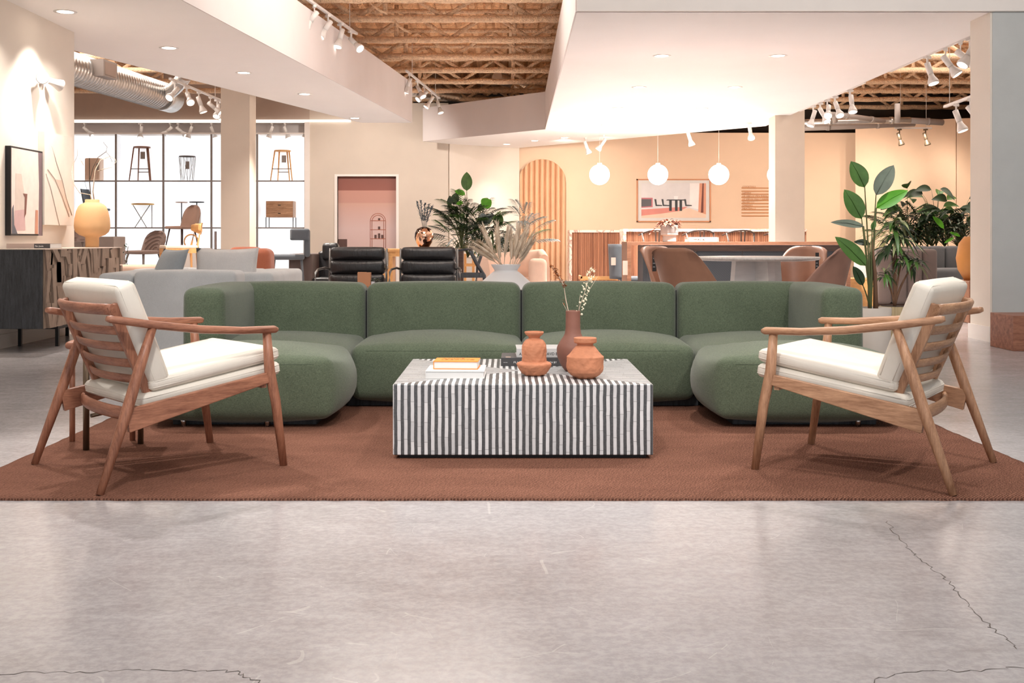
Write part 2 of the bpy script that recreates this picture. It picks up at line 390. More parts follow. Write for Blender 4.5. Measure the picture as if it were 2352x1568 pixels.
    def leaf(s, base, d, L, wd, droop=.2, up=(0, 0, 1), n=7, fold=.18, peak=.45, twist=0):
        base, d = V(base), V(d).normalized(); sd, u, _ = frame(d, V(up))
        if twist: 
            m = Matrix.Rotation(twist, 3, d); sd = m @ sd; u = m @ u
        rows = []
        for i in range(n + 1):
            t = i / n; p = base + d * L * t + V((0, 0, -1)) * droop * L * t * t
            ww = wd / 2 * (math.sin(math.pi * t ** (math.log(.5) / math.log(peak))) ** .75 if 0 < t < 1 else .02)
            rows.append([s.b.verts.new(p + sd * ww * k + u * abs(k) * ww * fold * 2) for k in (-1, 0, 1)])
        for a, c in zip(rows, rows[1:]):
            for k in (0, 1): s.q([a[k], a[k + 1], c[k + 1], c[k]], True)
        return s
    def out(s, name, mat, parent=None, bevel=0, recalc=True, smooth_angle=None):
        if recalc: bmesh.ops.recalc_face_normals(s.b, faces=s.b.faces)
        me = bpy.data.meshes.new(name); s.b.to_mesh(me); s.b.free()
        me.materials.append(M[mat] if isinstance(mat, str) else mat)
        o = bpy.data.objects.new(name, me); COL.objects.link(o)
        if parent: o.parent = parent
        if bevel:
            m = o.modifiers.new('bevel', 'BEVEL'); m.width = bevel; m.segments = 2; m.limit_method = 'ANGLE'; m.angle_limit = R(40)
        return o
def tag(o, label, cat, group=None, kind=None):
    if label: o['label'] = label
    if cat: o['category'] = cat
    if group: o['group'] = group
    if kind: o['kind'] = kind
    return o
def T(name, label, cat, loc=(0, 0, 0), rz=0, group=None):
    o = bpy.data.objects.new(name, None); COL.objects.link(o); o.empty_display_size = .1
    o.location = loc; o.rotation_euler = (0, 0, rz); return tag(o, label, cat, group)
def struct(o, label=None): o['kind'] = 'structure'; (label and o.__setitem__('label', label)); return o
def copy_tree(o, parent=None):
    c = o.copy(); COL.objects.link(c); c.parent = parent
    for ch in o.children: copy_tree(ch, c)
    return c
def place(o, loc, rz=0, label=None, group=None):
    o.location = loc; o.rotation_euler = (0, 0, rz)
    if label: o['label'] = label
    if group: o['group'] = group
    return o
def text(st, size, name, mat, parent, loc, rot, width=None, depth=.0004):
    cu = bpy.data.curves.new('t', 'FONT'); cu.body = st; cu.size = size; cu.extrude = depth; cu.align_x = 'LEFT'; cu.resolution_u = 2
    tmp = bpy.data.objects.new('t', cu); COL.objects.link(tmp); bpy.context.view_layer.update()
    me = bpy.data.meshes.new_from_object(tmp.evaluated_get(bpy.context.evaluated_depsgraph_get()))
    bpy.data.objects.remove(tmp); bpy.data.curves.remove(cu)
    me.name = name; me.materials.clear(); me.materials.append(M[mat])
    if width and len(me.vertices):
        xs = [v.co.x for v in me.vertices]; k = width / max(1e-6, max(xs) - min(xs))
        for v in me.vertices: v.co.x = (v.co.x - min(xs)) * k
    o = bpy.data.objects.new(name, me); COL.objects.link(o); o.location = loc; o.rotation_euler = rot
    if parent: o.parent = parent
    return o
def bez(p0, p1, p2, n=10):
    p0, p1, p2 = V(p0), V(p1), V(p2)
    return [p0 * (1 - t) ** 2 + p1 * 2 * t * (1 - t) + p2 * t * t for t in [i / n for i in range(n + 1)]]
rnd = random.Random(4)
ORD = ['first', 'second', 'third', 'fourth', 'fifth', 'sixth', 'seventh', 'eighth', 'ninth', 'tenth', 'eleventh', 'twelfth']
# ================================================================== SETTING
SOF = 3.05; FT = 3.77; ROOF = 4.62
struct(B().box(-11, 12, -3, 28, -.12, 0).out('floor', 'concrete'), 'polished concrete floor with fine cracks')
def ribbon(b, pts, wid, z):
    pts = [V((p.x, p.y, z)) for p in pts]; prev = None
    for i, p in enumerate(pts):
        d = pts[min(i + 1, len(pts) - 1)] - pts[max(i - 1, 0)]; sd = V((-d.y, d.x, 0)).normalized() * wid * (.4 + rnd.random())
        cur = (b.b.verts.new(p + sd), b.b.verts.new(p - sd))
        if prev: b.q([prev[0], prev[1], cur[1], cur[0]])
        prev = cur
def crack(px):
    b = B(); pts = []
    for (a, c) in zip(px, px[1:]):
        for k in range(7):
            t = k / 7; p = atz(a[0] + (c[0] - a[0]) * t, a[1] + (c[1] - a[1]) * t, 0)
            pts.append(p + V((rnd.uniform(-.008, .008), rnd.uniform(-.008, .008), 0)))
    pts.append(atz(*px[-1], 0)); ribbon(b, pts, .0011, .0006)
    return struct(b.out('floor_crack', M['ink'] if False else plain('crack_dark', (92, 84, 78), .9)))
crack([(-80, 1551), (60, 1545), (200, 1543), (320, 1537), (400, 1539), (480, 1540), (545, 1543), (570, 1555), (640, 1578)])
crack([(2035, 1195), (2062, 1230), (2090, 1262), (2110, 1280), (2150, 1312), (2185, 1340), (2205, 1372), (2240, 1402), (2270, 1435), (2300, 1460), (2335, 1490)])
crack([(1990, 1572), (2060, 1548), (2150, 1540), (2250, 1541), (2330, 1532), (2420, 1530)])
# ceiling: corrugated sprayed deck over the open parts
b = B(); n = 0; xs = []
x = -11.0
while x < 12:
    xs += [(x, ROOF), (x + .09, ROOF), (x + .13, ROOF + .07), (x + .22, ROOF + .07)]; x += .26
prev = None
for (x, z) in xs:
    cur = [b.b.verts.new((x, y, z)) for y in (9.5, 28)]
    if prev: b.q([prev[0], prev[1], cur[1], cur[0]])
    prev = cur
struct(b.out('ceiling', 'foam_deck'), 'sprayed corrugated roof deck above the open joists')
struct(B().box(-4.4, 8, -3, 9.5, 4.4, 4.5).out('ceiling_front', 'paint_white'))
# dropped soffits
def slab(name, pts, label):
    o = B().prism([(p[0], p[1]) for p in pts], SOF, SOF + .02).out(name, 'paint_soffit'); struct(o, label)
    b = B(); n = len(pts)
    for i in range(n):
        a, c = pts[i], pts[(i + 1) % n]
        if a[2]: b.bar((a[0], a[1], (SOF + FT) / 2 + .001), (c[0], c[1], (SOF + FT) / 2 + .001), .03, FT - SOF, (0, 0, 1))
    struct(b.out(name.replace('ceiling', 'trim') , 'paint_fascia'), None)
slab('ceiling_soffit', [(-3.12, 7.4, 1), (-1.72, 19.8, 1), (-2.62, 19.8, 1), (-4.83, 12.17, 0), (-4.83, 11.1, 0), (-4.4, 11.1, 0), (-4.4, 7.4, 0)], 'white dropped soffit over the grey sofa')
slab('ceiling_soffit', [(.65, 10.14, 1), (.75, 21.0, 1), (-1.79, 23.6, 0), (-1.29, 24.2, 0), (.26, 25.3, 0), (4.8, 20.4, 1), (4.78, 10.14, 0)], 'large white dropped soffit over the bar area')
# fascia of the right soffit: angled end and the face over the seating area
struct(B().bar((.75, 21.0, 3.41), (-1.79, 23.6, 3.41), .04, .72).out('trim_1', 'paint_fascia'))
struct(B().box(.65, 8.0, 10.10, 10.16, SOF, FT + .6).out('trim_2', 'paint_white'))
# walls
struct(B().box(-4.55, -4.4, -3, 11.16, 0, 4.5).out('wall_left', 'paint_cream'), 'cream wall behind the sideboard')
struct(B().box(4.49, 8, 10.14, 10.58, 0, SOF).out('wall_right', 'paint_grey'), 'grey wall end beside the opening')
struct(B().box(4.47, 4.489, 10.145, 10.58, 0, SOF - .001).out('trim_3', 'paint_cream'))
struct(B().box(7.9, 8, -3, 10.14, 0, 4.5).out('wall_side', 'paint_grey'))
struct(B().box(4.455, 8, 10.12, 10.14, 0, .14).box(4.455, 4.469, 10.1401, 10.6, 0, .14).out('baseboard_right', 'paint_white'))
struct(B().box(-4.4, -4.385, -3, 11.17, 0, .12).out('baseboard_left', 'paint_cream'))
struct(B().box(-11, -10.9, 11, 25, 0, 4.62).out('wall_far_left', 'paint_taupe'))
struct(B().box(-11, -4.55, 11.0, 11.1, 0, 4.62).out('wall_behind', 'paint_taupe'))
DW = 24.2
# doorway wall (opening px 775-910, top row 400) and wall above the lit shelves
x0, x1 = X(775, DW), X(910, DW)
b = B().box(X(711, DW), x0, DW, DW + .2, 0, 3.95).box(x1, -1.29, DW, DW + .2, 0, 3.95).box(x0, x1, DW, DW + .2, Z(405, DW), 3.95)
struct(b.out('wall_doorway', 'paint_beige'), 'beige wall around the doorway with the mural')
struct(B().box(-11, X(711, DW), DW, DW + .2, 3.575, 4.62).out('wall_header', 'paint_taupe'))
struct(B().box(-11, X(806, DW), DW - .05, DW + .12, 3.53, 3.58).out('trim_4', glow('cove_strip', (255, 248, 240), .55)))
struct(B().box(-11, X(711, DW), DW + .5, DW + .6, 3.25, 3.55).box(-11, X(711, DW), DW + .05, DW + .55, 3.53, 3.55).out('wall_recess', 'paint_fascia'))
struct(B().box(X(700, DW), X(712, DW), DW - .04, DW + .6, 0, 3.53).out('trim_5', 'paint_white'))
fr = .05
struct(B().box(x0 - .06, x0, DW - .02, DW + .12, 0, Z(405, DW)).box(x1, x1 + .06, DW - .02, DW + .12, 0, Z(405, DW)).box(x0 - .06, x1 + .06, DW - .02, DW + .12, Z(405, DW), Z(400, DW)).out('trim_6', 'paint_white'))
# slanting cream wall and the peach back wall
struct(B().bar((-1.29, 24.25, 1.72), (.26, 25.4, 1.72), .1, 3.44).out('wall_slanted', 'paint_cream'))
PW = 25.5
struct(B().box(.2, X(1966, PW), PW, PW + .2, 0, 3.42).out('wall_back', 'paint_peach'), 'peach back wall behind the bar')
struct(B().box(-11, 12, 27.9, 28, 0, 4.7).out('wall_outer', plain('dark_void', (70, 58, 50), .9)))
struct(B().bar((X(1966, 24.9), 24.9, 1.78), (9.75, 23.8, 1.78), .1, 3.56).bar((9.75, 23.8, 1.78), (11.6, 23.3, 1.78), .1, 3.56).out('wall_far_right', plain('paint_warm_yellow', (236, 208, 180), .8, var=.02)))
struct(B().box(11.9, 12, 10, 28, 0, 4.62).out('wall_side_right', 'paint_cream'))
struct(B().box(8, 12, 10.1, 10.2, 0, 4.62).out('wall_behind_right', 'paint_cream'))
# columns
struct(B().box(-4.17, -3.75, 16, 16.4, 0, ROOF).out('column', 'paint_column'), 'beige square column before the lit shelves')
struct(B().box(4.55, 5.05, 18.6, 19.05, 0, ROOF).out('column', 'paint_column'), 'square column beside the bar')
# mural in the doorway (a flat printed panel)
mu = T('wall_mural', 'tall rose-toned printed mural of a room set in the doorway', 'mural', ((x0 + x1) / 2, DW + .1, 0))
hw = (x1 - x0) / 2; mt = Z(405, DW)
t = NT('mural_print'); t.props(.6)
zz = t.n('ShaderNodeSeparateXYZ', {0: t.tc.outputs['Object']}).outputs[2]
t.col(t.ramp(t.math('DIVIDE', zz, 2.35), [(0, lin((206, 176, 168))), (.5, lin((214, 188, 184))), (.74, lin((206, 164, 150))), (.75, lin((198, 150, 136))), (.86, lin((196, 146, 132))), (.865, lin((150, 92, 80))), (1, lin((140, 84, 72)))]))
M['mural'] = t.m
B().box(-hw, hw, 0, .02, 0, mt).out('print', 'mural', mu)
b = B(); cxm = X(867, DW) - (x0 + x1) / 2; ww = .17
for rr in (ww, ww - .04):
    pts = [V((cxm - rr, -.004, .55)), V((cxm - rr, -.004, 1.35))] + [V((cxm - rr * math.cos(a), -.004, 1.35 + rr * math.sin(a))) for a in [math.pi * k / 12 for k in range(13)]] + [V((cxm + rr, -.004, .55))]
    b.tube(pts, .006, 5)
for z in (.7, .95, 1.15, 1.35): b.box(cxm - ww, cxm + ww, -.006, .0, z, z + .015)
b.out('printed_arch_shelf', plain('print_copper', (178, 110, 86), .6), mu)
b = B()
for z, xx, s_ in ((.965, -.08, .05), (.965, 0, .07), (.965, .07, .05), (1.165, 0, .04), (1.365, 0, .03), (.715, .03, .03)): b.box(cxm + xx, cxm + xx + .05, -.006, 0, z, z + s_ * 1.6)
b.box(-hw, -hw + .2, -.006, 0, .55, .95); b.out('printed_dark_shapes', plain('print_dark', (92, 66, 60), .6), mu)
B().prism([(-.1 - .2, .5), (.3, .5), (.6, .62), (.6, .72), (.45, .74), (.3, .66), (-.2, .64)], 0, .006, Matrix.Rotation(R(90), 4, 'X')).out('printed_sofa', plain('print_pale', (226, 204, 196), .6), mu)

# ------------------------------------------------------------------ ceiling joists
def joist(i, Y, x0, x1, label):
    j = T('ceiling_joist', label, 'joist', (0, Y, 0), 0, 'sprayed steel joists under the roof deck')
    def chord(z, r):
        b = B(); k = int((x1 - x0) / .22); pts = [V((x0 + (x1 - x0) * q / k, 0, z + rnd.uniform(-.006, .006))) for q in range(k + 1)]
        b.sweep(pts, [r * 2 * rnd.uniform(.9, 1.12) for _ in pts], [r * 1.7 * rnd.uniform(.9, 1.12) for _ in pts], n=8, power=2.6); return b
    chord(4.06, .062).out('bottom_chord', 'foam', j); chord(4.5, .045).out('top_chord', 'foam', j)
    b = B(); x = x0; up = True
    while x < x1 - .6:
        b.cyl((x, 0, 4.08 if up else 4.48), (x + .62, 0, 4.48 if up else 4.08), .034, n=6); x += .62; up = not up
    x = math.ceil(x0 / 1.84) * 1.84 + .12
    while x < x1: b.cyl((x, 0, 4.08), (x, 0, 4.6), .035, n=6); x += 1.84
    b.out('web', 'foam', j)
    return j
lab = ['frontmost joist over the seating opening', 'second joist from the camera in the opening', 'third sprayed joist of the opening', 'fourth sprayed joist of the opening', 'fifth sprayed joist of the opening', 'sixth sprayed joist, above the track lamps', 'seventh sprayed joist, before the far duct', 'rearmost joist of the opening but one', 'joist at the very back above the doorway wall']
Ys = [2520 * 3.07 / (HY - y) for y in (5, 50, 97, 135, 166, 192, 213, 232, 250)]
for i, Y in enumerate(Ys): joist(i, Y, -10.8, 11.8, 'tan sprayed steel ' + lab[i])
struct(B().box(.04, .14, 10.2, 27.8, 4.52, 4.6).box(5.6, 5.7, 10.2, 27.8, 4.52, 4.6).out('trim_7', 'foam'))

# ------------------------------------------------------------------ recessed downlights
def downlight(loc, label, watts, col, grp, ang=95):
    t_ = T('recessed_light', label, 'downlight', loc, 0, grp)
    b = B(); b.lathe([(.075, -.004), (.105, -.004), (.105, 0), (.075, 0)], n=20, cap=False); b.out('trim_ring', 'white_metal', t_)
    B().lathe([(.001, -.0025), (.074, -.0025)], n=20, cap=False).out('lens', 'lens', t_)
    l = spot((loc[0], loc[1], loc[2] - .02), (loc[0], loc[1], 0), watts, col, ang, .7, .06); return t_
A_ = [((150, 27), 'nearest the camera'), ((388, 110), 'second along the row'), ((560, 167), 'third along the row'), ((700, 216), 'fourth along the row'), ((815, 271), 'at the far tip')]
for (p, s_) in A_: downlight(atz(p[0], p[1], SOF), 'round downlight in the narrow soffit above the grey sofa, ' + s_, 130 if p[0] < 400 else 330, WARM, 'downlights in the narrow soffit')
B_ = [((1520, 128), 'front row beside the open ceiling'), ((1787, 128), 'front row towards the big plants'), ((1468, 200), 'second row beside the open ceiling'), ((1688, 200), 'second row towards the column'), ((1420, 248), 'third row, above the first globe'), ((1612, 249), 'third row, above the third globe'), ((1392, 287), 'fourth row, above the first globe'), ((1557, 286), 'fourth row, above the second globe'), ((1297, 316), 'fifth row, above the arched niche'), ((1228, 323), 'fifth row, before the arched niche'), ((1164, 331), 'smallest, at the slanted wall')]
for (p, s_) in B_: downlight(atz(p[0], p[1], SOF), 'round downlight in the large soffit, ' + s_, 700 if p[1] == 128 else 430 if p[1] < 300 else 170 if p[1] < 320 else 50, (1, .92, .85), 'downlights in the large soffit')

# ------------------------------------------------------------------ track lighting
def make_head(tilt):
    h = T('track_spotlight', 'x', 'spotlight')
    B().box(-.02, .02, -.045, .045, -.03, 0).out('track_adapter', 'white_metal', h)
    B().bar((0, 0, -.03), (0, 0, -.15), .012, .026).out('bracket', 'white_metal', h)
    d = V((math.sin(tilt), 0, -math.cos(tilt))); p0 = V((0, .02, -.13)) - d * .06
    B().tube([p0, p0 + d * .005, p0 + d * .15], [.02, .034, .034], 14).out('housing', 'white_metal', h)
    p1 = p0 + d * .15
    bl = B().tube([p1, p1 + d * .03, p1 + d * .09, p1 + d * .12], [.03, .036, .062, .064], 18).out('reflector_bulb', 'white_metal', h)
    B().disc(p1 + d * .1215, d, .054, 16).out('lens', 'bulb', bl)
    return h
HEADS = {}
def head(loc, tilt, rz, label, grp):
    if tilt not in HEADS: HEADS[tilt] = make_head(R(tilt)); o = HEADS[tilt]
    else: o = copy_tree(HEADS[tilt])
    return place(o, loc, R(rz), label, grp)
def rail(p, q, label, name='lighting_track'):
    p, q = V(p), V(q)
    t_ = T(name, label, 'track', p); B().bar((0, 0, 0), q - p, .036, .03).out('rail', 'white_metal', t_)
    b = B(); 
    for k in (.15, .85):
        c_ = (q - p) * k; b.cyl(c_, c_ + V((0, 0, ROOF - p.z - .01 if abs(p.z - 3.08) > .01 else .02)), .004, n=6)
    b.out('hanger', 'white_metal', t_); return t_
def along(p, q, t): return V(p).lerp(V(q), t)
a, c = (-2.43, 13.1, 3.85), (-2.12, 15.5, 3.85)
rail(a, c, 'white lighting track hung over the narrow soffit, with four lamps in view')
for t_, tl, rz, s_ in ((.18, 35, 200, 'first from the camera'), (.42, 35, 215, 'second from the camera'), (.66, 20, 230, 'third, aimed nearly straight down'), (.88, 50, 320, 'fourth, aimed along the room')):
    head(along(a, c, t_) - V((0, 0, .015)), tl, rz, 'white spotlight on the near track over the opening, ' + s_, 'track spotlights over the opening')
a, c = (-1.73, 18.9, 3.85), (-1.38, 22.6, 3.85)
rail(a, c, 'short white lighting track past the tip of the narrow soffit')
for t_, tl, rz, s_ in ((.08, 20, 180, 'nearest lamp'), (.3, 35, 320, 'second lamp'), (.5, 50, 215, 'middle lamp, tilted most'), (.72, 35, 200, 'fourth lamp'), (.92, 20, 320, 'last lamp')):
    head(along(a, c, t_) - V((0, 0, .015)), tl, rz, 'white spotlight on the far track of the opening, ' + s_, 'track spotlights over the opening')
a, c = (4.86, 10.7, 3.08), (4.86, 13.9, 3.08)
rail(a, c, 'white track along the edge of the large soffit beside the right opening')
for px, tl, rz, s_ in ((2130, 20, 300, 'farthest of four, pointing down'), (2172, 35, 330, 'second, leaning toward the wall'), (2206, 50, 340, 'third, tilted strongly'), (2228, 35, 200, 'closest to the grey wall')):
    head((4.86, 4.86 * FPX / (px - CX), 3.065), tl, rz, 'white spotlight at the soffit edge by the grey wall, ' + s_, 'spotlights along the right soffit edge')
a, c = (4.86, 14.9, 3.08), (4.86, 18.2, 3.08)
rail(a, c, 'second white track on the edge of the large soffit, nearer the column')
for px, tl, rz, s_ in ((1868, 20, 200, 'closest to the column'), (1884, 35, 300, 'second from the column'), (1900, 50, 250, 'third from the column'), (1918, 35, 280, 'fourth from the column'), (1952, 20, 270, 'last, facing the camera')):
    head((4.86, min(4.86 * FPX / (px - CX), 18.1), 3.065), tl, rz, 'white spotlight in the cluster beside the column, ' + s_, 'spotlights along the right soffit edge')
a, c = W(2170, 245, 13.4), W(2233, 224, 12.4)
c = V((X(2250, 12.2), 12.2, a.z)); rail(a, c, 'short white track hanging in the right opening above the plants')
for t_, tl, s_ in ((.35, 20, 'upright one'), (.75, 35, 'leaning one')): head(along(a, c, t_) - V((0, 0, .015)), tl, 320, 'white spotlight on the hanging track above the plants, ' + s_, 'spotlights above the plants')
# left opening track
a, c = (-5.15, 16.4, 3.55), (-4.5, 18.6, 3.55)
a = V((X(390, 16.2), 16.2, 3.32)); c = V((X(510, 18.8), 18.8, 3.32)); rail(a, c, 'white track in the left opening before the taupe wall')
for i, (px, tl, rz) in enumerate(((400, 50, 250), (425, 50, 300), (452, 20, 0), (480, 50, 0), (497, 35, 270), (509, 20, 270))):
    t_ = max(0, min(1, (px - 390) / 120)); head(along(a, c, t_) - V((0, 0, .015)), tl, rz, 'white spotlight on the track beside the round duct, %s from the duct' % ORD[i], 'spotlights beside the duct')
# over the shelves
for i, (px, tl, rz) in enumerate(((186, 50, 0), (315, 20, 270), (384, 50, 180), (402, 50, 0), (433, 20, 180), (480, 20, 0), (620, 20, 180), (650, 20, 0), (703, 20, 180))):
    head((X(px, DW - .02), DW + .2, 3.53), tl, rz, 'white spotlight above the lit display shelf, %s from the cream wall' % ORD[i], 'spotlights above the display shelf')
# back wall lamps
for px, py, tl, rz, s_ in ((1345, 328, 20, 0, 'above the arch side of the first globe'), (1387, 322, 35, 180, 'above the first globe'), (1583, 306, 20, 20, 'above the framed picture'), (1720, 293, 35, 270, 'in the dark gap by the column')):
    Yp = .26 + 0; Yl = FPX * (SOF - CAMH) / (HY - py + 12); head((X(px, Yl), Yl, SOF), tl, rz, 'small spotlight under the soffit edge, ' + s_, 'spotlights before the peach wall')
    p = V((X(px, Yl), Yl, SOF - .15)); px > 1350 and spot(p, (p.x + .3, PW, 1.7), 62, PEACH, 100, .8, .05)
rail(W(2055, 294, 22.5), W(2140, 294, 22.5), 'thin track carrying the dark spotlights before the yellow wall')
for px, s_ in ((2066, 'the one nearer the tall plant'), (2126, 'the one nearer the grey wall')):
    o = head((X(px, 22.5), 22.5, Z(296, 22.5)), 20, 20, 'small dark spotlight before the yellow wall, ' + s_, 'spotlights before the yellow wall')
    for ch in list(o.children):
        for q in [ch] + list(ch.children):
            if q.name.startswith('lens'): continue
            q.data = q.data.copy(); q.data.materials.clear(); q.data.materials.append(M['bronze_metal'])
    spot((X(px, 22.3), 22.3, Z(300, 22.5) - .1), (X(px, 22.5) + .3, 24.2, 1.4), 70, PEACH, 110, .8, .05)
# wall spotlight over the pictures
o = T('wall_spotlight', 'white double spotlight high on the cream wall above the pale canvas', 'spotlight', (-4.4, 10.35, Z(182, 10.35)))
B().cyl((0, 0, 0), (.03, 0, 0), .05, n=16).out('wall_plate', 'white_metal', o)
for dy, dd in ((-.06, V((.35, -.9, -.1))), (.06, V((.5, .8, -.25)))):
    dd.normalize(); B().tube([V((.05, dy, 0)), V((.05, dy, 0)) + dd * .06, V((.05, dy, 0)) + dd * .14], [.03, .035, .06], 16).out('reflector_bulb', 'white_metal', o)
    B().disc(V((.05, dy, 0)) + dd * .141, dd, .05).out('lens', 'bulb', o)
spot((-3.75, 9.0, 3.02), (-4.4, 9.5, 1.7), 38, WARM, 75, .8, .04)
spot((-3.7, 10.5, 3.02), (-4.4, 10.6, 1.7), 26, WARM, 75, .8, .04)

# ------------------------------------------------------------------ ducts and pipes
def duct(pts, r, label, ribs=.09, name='ventilation_duct', mat='galv', vent=False):
    p0, p1 = V(pts[0]), V(pts[1]); t_ = T(name, label, 'duct', p0); L = (p1 - p0).length; d = (p1 - p0).normalized()
    k = int(L / ribs); P_, R_ = [], []
    for i in range(k):
        for f, rr in ((0, 1), (.35, 1.0), (.5, 1.035), (.65, 1.0)): P_.append(d * ribs * (i + f)); R_.append(r * rr)
    B().tube(P_, R_, 28).out('spiral_body', mat, t_); return t_, d, L
t_, d, L = duct([(-6.62, 14.2, 3.46), (-6.06, 19.2, 3.46)], .24, 'large ribbed silver duct in the left opening')
b = B().tube([d * L, d * (L + .05), d * (L + .45), d * (L + .5)], [.25, .25, .25, .1], 28); b.out('end_cap', 'galv', t_)
sd = V((d.y, -d.x, 0)); Mx = Matrix.Translation(d * 2.4 + sd * .22) @ Matrix.Rotation(math.atan2(d.y, d.x), 4, 'Z')
vb = B().box(-.22, .22, -.16, .12, -.08, .17, Mx).out('vent_box', 'pipe_grey', t_)
B().box(-.18, .18, -.165, -.161, -.05, .14, Mx).out('vent_grille', plain('grille', (160, 140, 128), .6), vb)
B().tube(bez(d * (L - .2) + sd * .2, d * (L - .4) + sd * .45 + V((0, 0, .05)), d * (L - .7) + sd * .75 + V((0, 0, .25)), 8), .12, 18).out('branch_elbow', 'galv', t_)
duct([(-2.2, 23.2, 4.12), (-.1, 25.6, 4.1)], .13, 'thin silver duct above the far joists, in the middle opening')
duct([(-.2, 22.6, 4.28), (.9, 24.6, 4.2)], .12, 'short silver duct next to the large soffit, high between joists')
duct([(6.1, 13.4, 3.95), (8.5, 14.4, 4.0)], .2, 'spiral silver duct in the right opening above the spotlights')
def pipe(pts, r, label, mat='pipe_grey', n=12):
    t_ = T('ceiling_pipe', label, 'pipe', pts[0]); B().tube([V(p) - V(pts[0]) for p in pts], r, n).out('tube', mat, t_)
    b = B(); 
    for p, q in zip(pts, pts[1:]):
        dd = (V(q) - V(p)); L_ = dd.length; dd.normalize(); k = 0.5
        while k < L_ - .2: b.cyl(V(p) - V(pts[0]) + dd * k, V(p) - V(pts[0]) + dd * (k + .06), r * 1.18, n=12); k += .9
    if len(b.b.verts): b.out('coupling', mat, t_)
    else: b.b.free()
    return t_
pipe([W(1845, 281, 21), W(1990, 277, 21.2), W(2090, 276, 21.4)], .06, 'upper pale pipe running from the column to the right', 'galv')
pipe([W(1845, 294, 22), W(1960, 290, 22.2), W(2100, 284, 22.4)], .058, 'lower pale pipe running from the column to the right')
pipe([W(1905, 262, 20), W(1960, 268, 20.5), W(2030, 278, 21)], .05, 'grey pipe slanting down behind the spotlight cluster')
pipe([W(2061, 238, 20), W(2061, 283, 20)], .05, 'vertical grey pipe drop above the yellow wall')
pipe([W(2078, 276, 21.8), W(2165, 281, 22)], .062, 'dark pipe along the top of the yellow wall', M['tag_grey'])
pipe([W(1915, 262, 20.4), W(1918, 278, 20.6)], .05, 'stubby grey pipe drop beside the spotlight cluster')
for a, c, s_ in ((W(2000, 170, 17), W(2020, 166, 17), 'x'),): pass
for a, c, s_ in ((W(845, 8, 14.5), W(890, 41, 14.5), 'front'), (W(905, 56, 15.2), W(940, 82, 15.2), 'rear')):
    o = B().tube(bez((0, 0, 0), V(((c - a).x * .5, 0, (c - a).z * .9)), c - a, 8), .018, 6).out('loose_cable', 'foam'); o.location = a + V((0, 0, .06))
    tag(o, 'pale cable dangling between the joists, the %s one' % s_, 'cable', 'dangling cables')
# ================================================================== SEATING GROUP
RZ = .012
rg = B(); nx, ny = 120, 70; vs = {}
x0, x1, y0, y1 = -2.09, 2.18, 3.985, 7.05
for i in range(nx + 1):
    for j in range(ny + 1):
        x = x0 + (x1 - x0) * i / nx; y = y0 + (y1 - y0) * j / ny; e = 0 if 0 < i < nx and 0 < j < ny else 1
        vs[i, j] = rg.b.verts.new((x + (rnd.uniform(-.004, .004) if e else 0), y + (rnd.uniform(-.004, .004) if e else 0), RZ - .004 * e + rnd.uniform(-.0006, .0006)))
for i in range(nx):
    for j in range(ny): rg.q([vs[i, j], vs[i + 1, j], vs[i + 1, j + 1], vs[i, j + 1]], True)
rim = [vs[i, 0] for i in range(nx + 1)] + [vs[nx, j] for j in range(1, ny + 1)] + [vs[i, ny] for i in range(nx - 1, -1, -1)] + [vs[0, j] for j in range(ny - 1, 0, -1)]
lo = [rg.b.verts.new((v.co.x, v.co.y, .0005)) for v in rim]
for k in range(len(rim)): rg.q([rim[k], lo[k], lo[(k + 1) % len(rim)], rim[(k + 1) % len(rim)]])
tag(rg.out('area_rug', 'rug', recalc=False), 'rust brown ribbed wool rug under the seating group', 'rug')

# ---- green sectional
so = T('sectional_sofa', 'large green fabric U-shaped sectional sofa on the rust rug', 'sofa', (.09, 6.2, RZ))
ox, oy = .09, 6.2
def part(name, x0, x1, y0, y1, z0, z1, r, puff, mat='green_fabric', n=7, par=None):
    return B().rbox(((x0 + x1) / 2 - ox, (y0 + y1) / 2 - oy, (z0 + z1) / 2), (x1 - x0, y1 - y0, z1 - z0), r, n, puff).out(name, mat, par or so)
def seam(o, xz):
    from mathutils.bvhtree import BVHTree
    me = o.data; bv = BVHTree.FromPolygons([v.co.copy() for v in me.vertices], [tuple(p.vertices) for p in me.polygons]); pts = []
    for x, z in xz:
        h_ = bv.ray_cast(V((x, -3, z)), V((0, 1, 0)))[0]
        if h_: pts.append(h_ + V((0, .0004, 0)))
    if len(pts) > 1: B().tube(pts, .0016, 5).out('seam', M['green_seam'], o)
M['green_seam'] = plain('green_seam', (62, 74, 58), .9)
J = [-1.77, -.87, .09, 1.05, 1.95]
YB = 6.74
for i in range(4):
    a, c = J[i] + .004, J[i + 1] - .004
    if i in (1, 2): s_ = part('seat', a, c, 6.08, 6.80, .045, .345, .05, (.02, .03, .058))
    else:
        part('seat', a, c, 6.02, 6.80, .045, .345, .05, (.02, .01, .05))
        s_ = part('ottoman_seat', a, c, 5.43, 6.05, .045, .352, .045, (.082, .022, .052))
    part('backrest', a, c, YB, 6.97, .05, .665, .055, (.0, .02, .012))
    seam(s_, [((a + c) / 2 - ox + (u / 12 - .5) * (c - a) * .97, .318) for u in range(13)])
for a, c in ((-1.785, -1.555), (1.735, 1.965)):
    part('armrest', a, c, 6.02, 6.97, .05, .668, .05, (.012, .012, .01))
for x in J[1:4]: part('gap_shade_strip', x - .012, x + .012, 6.82, 6.93, .05, .62, .003, (0, 0, 0), 'black_metal', 1)  # black strips added to darken the gaps between sofa modules
part('plinth', -1.69, -.96, 5.55, 6.9, 0, .06, .005, (0, 0, 0), 'black_wood', 1)
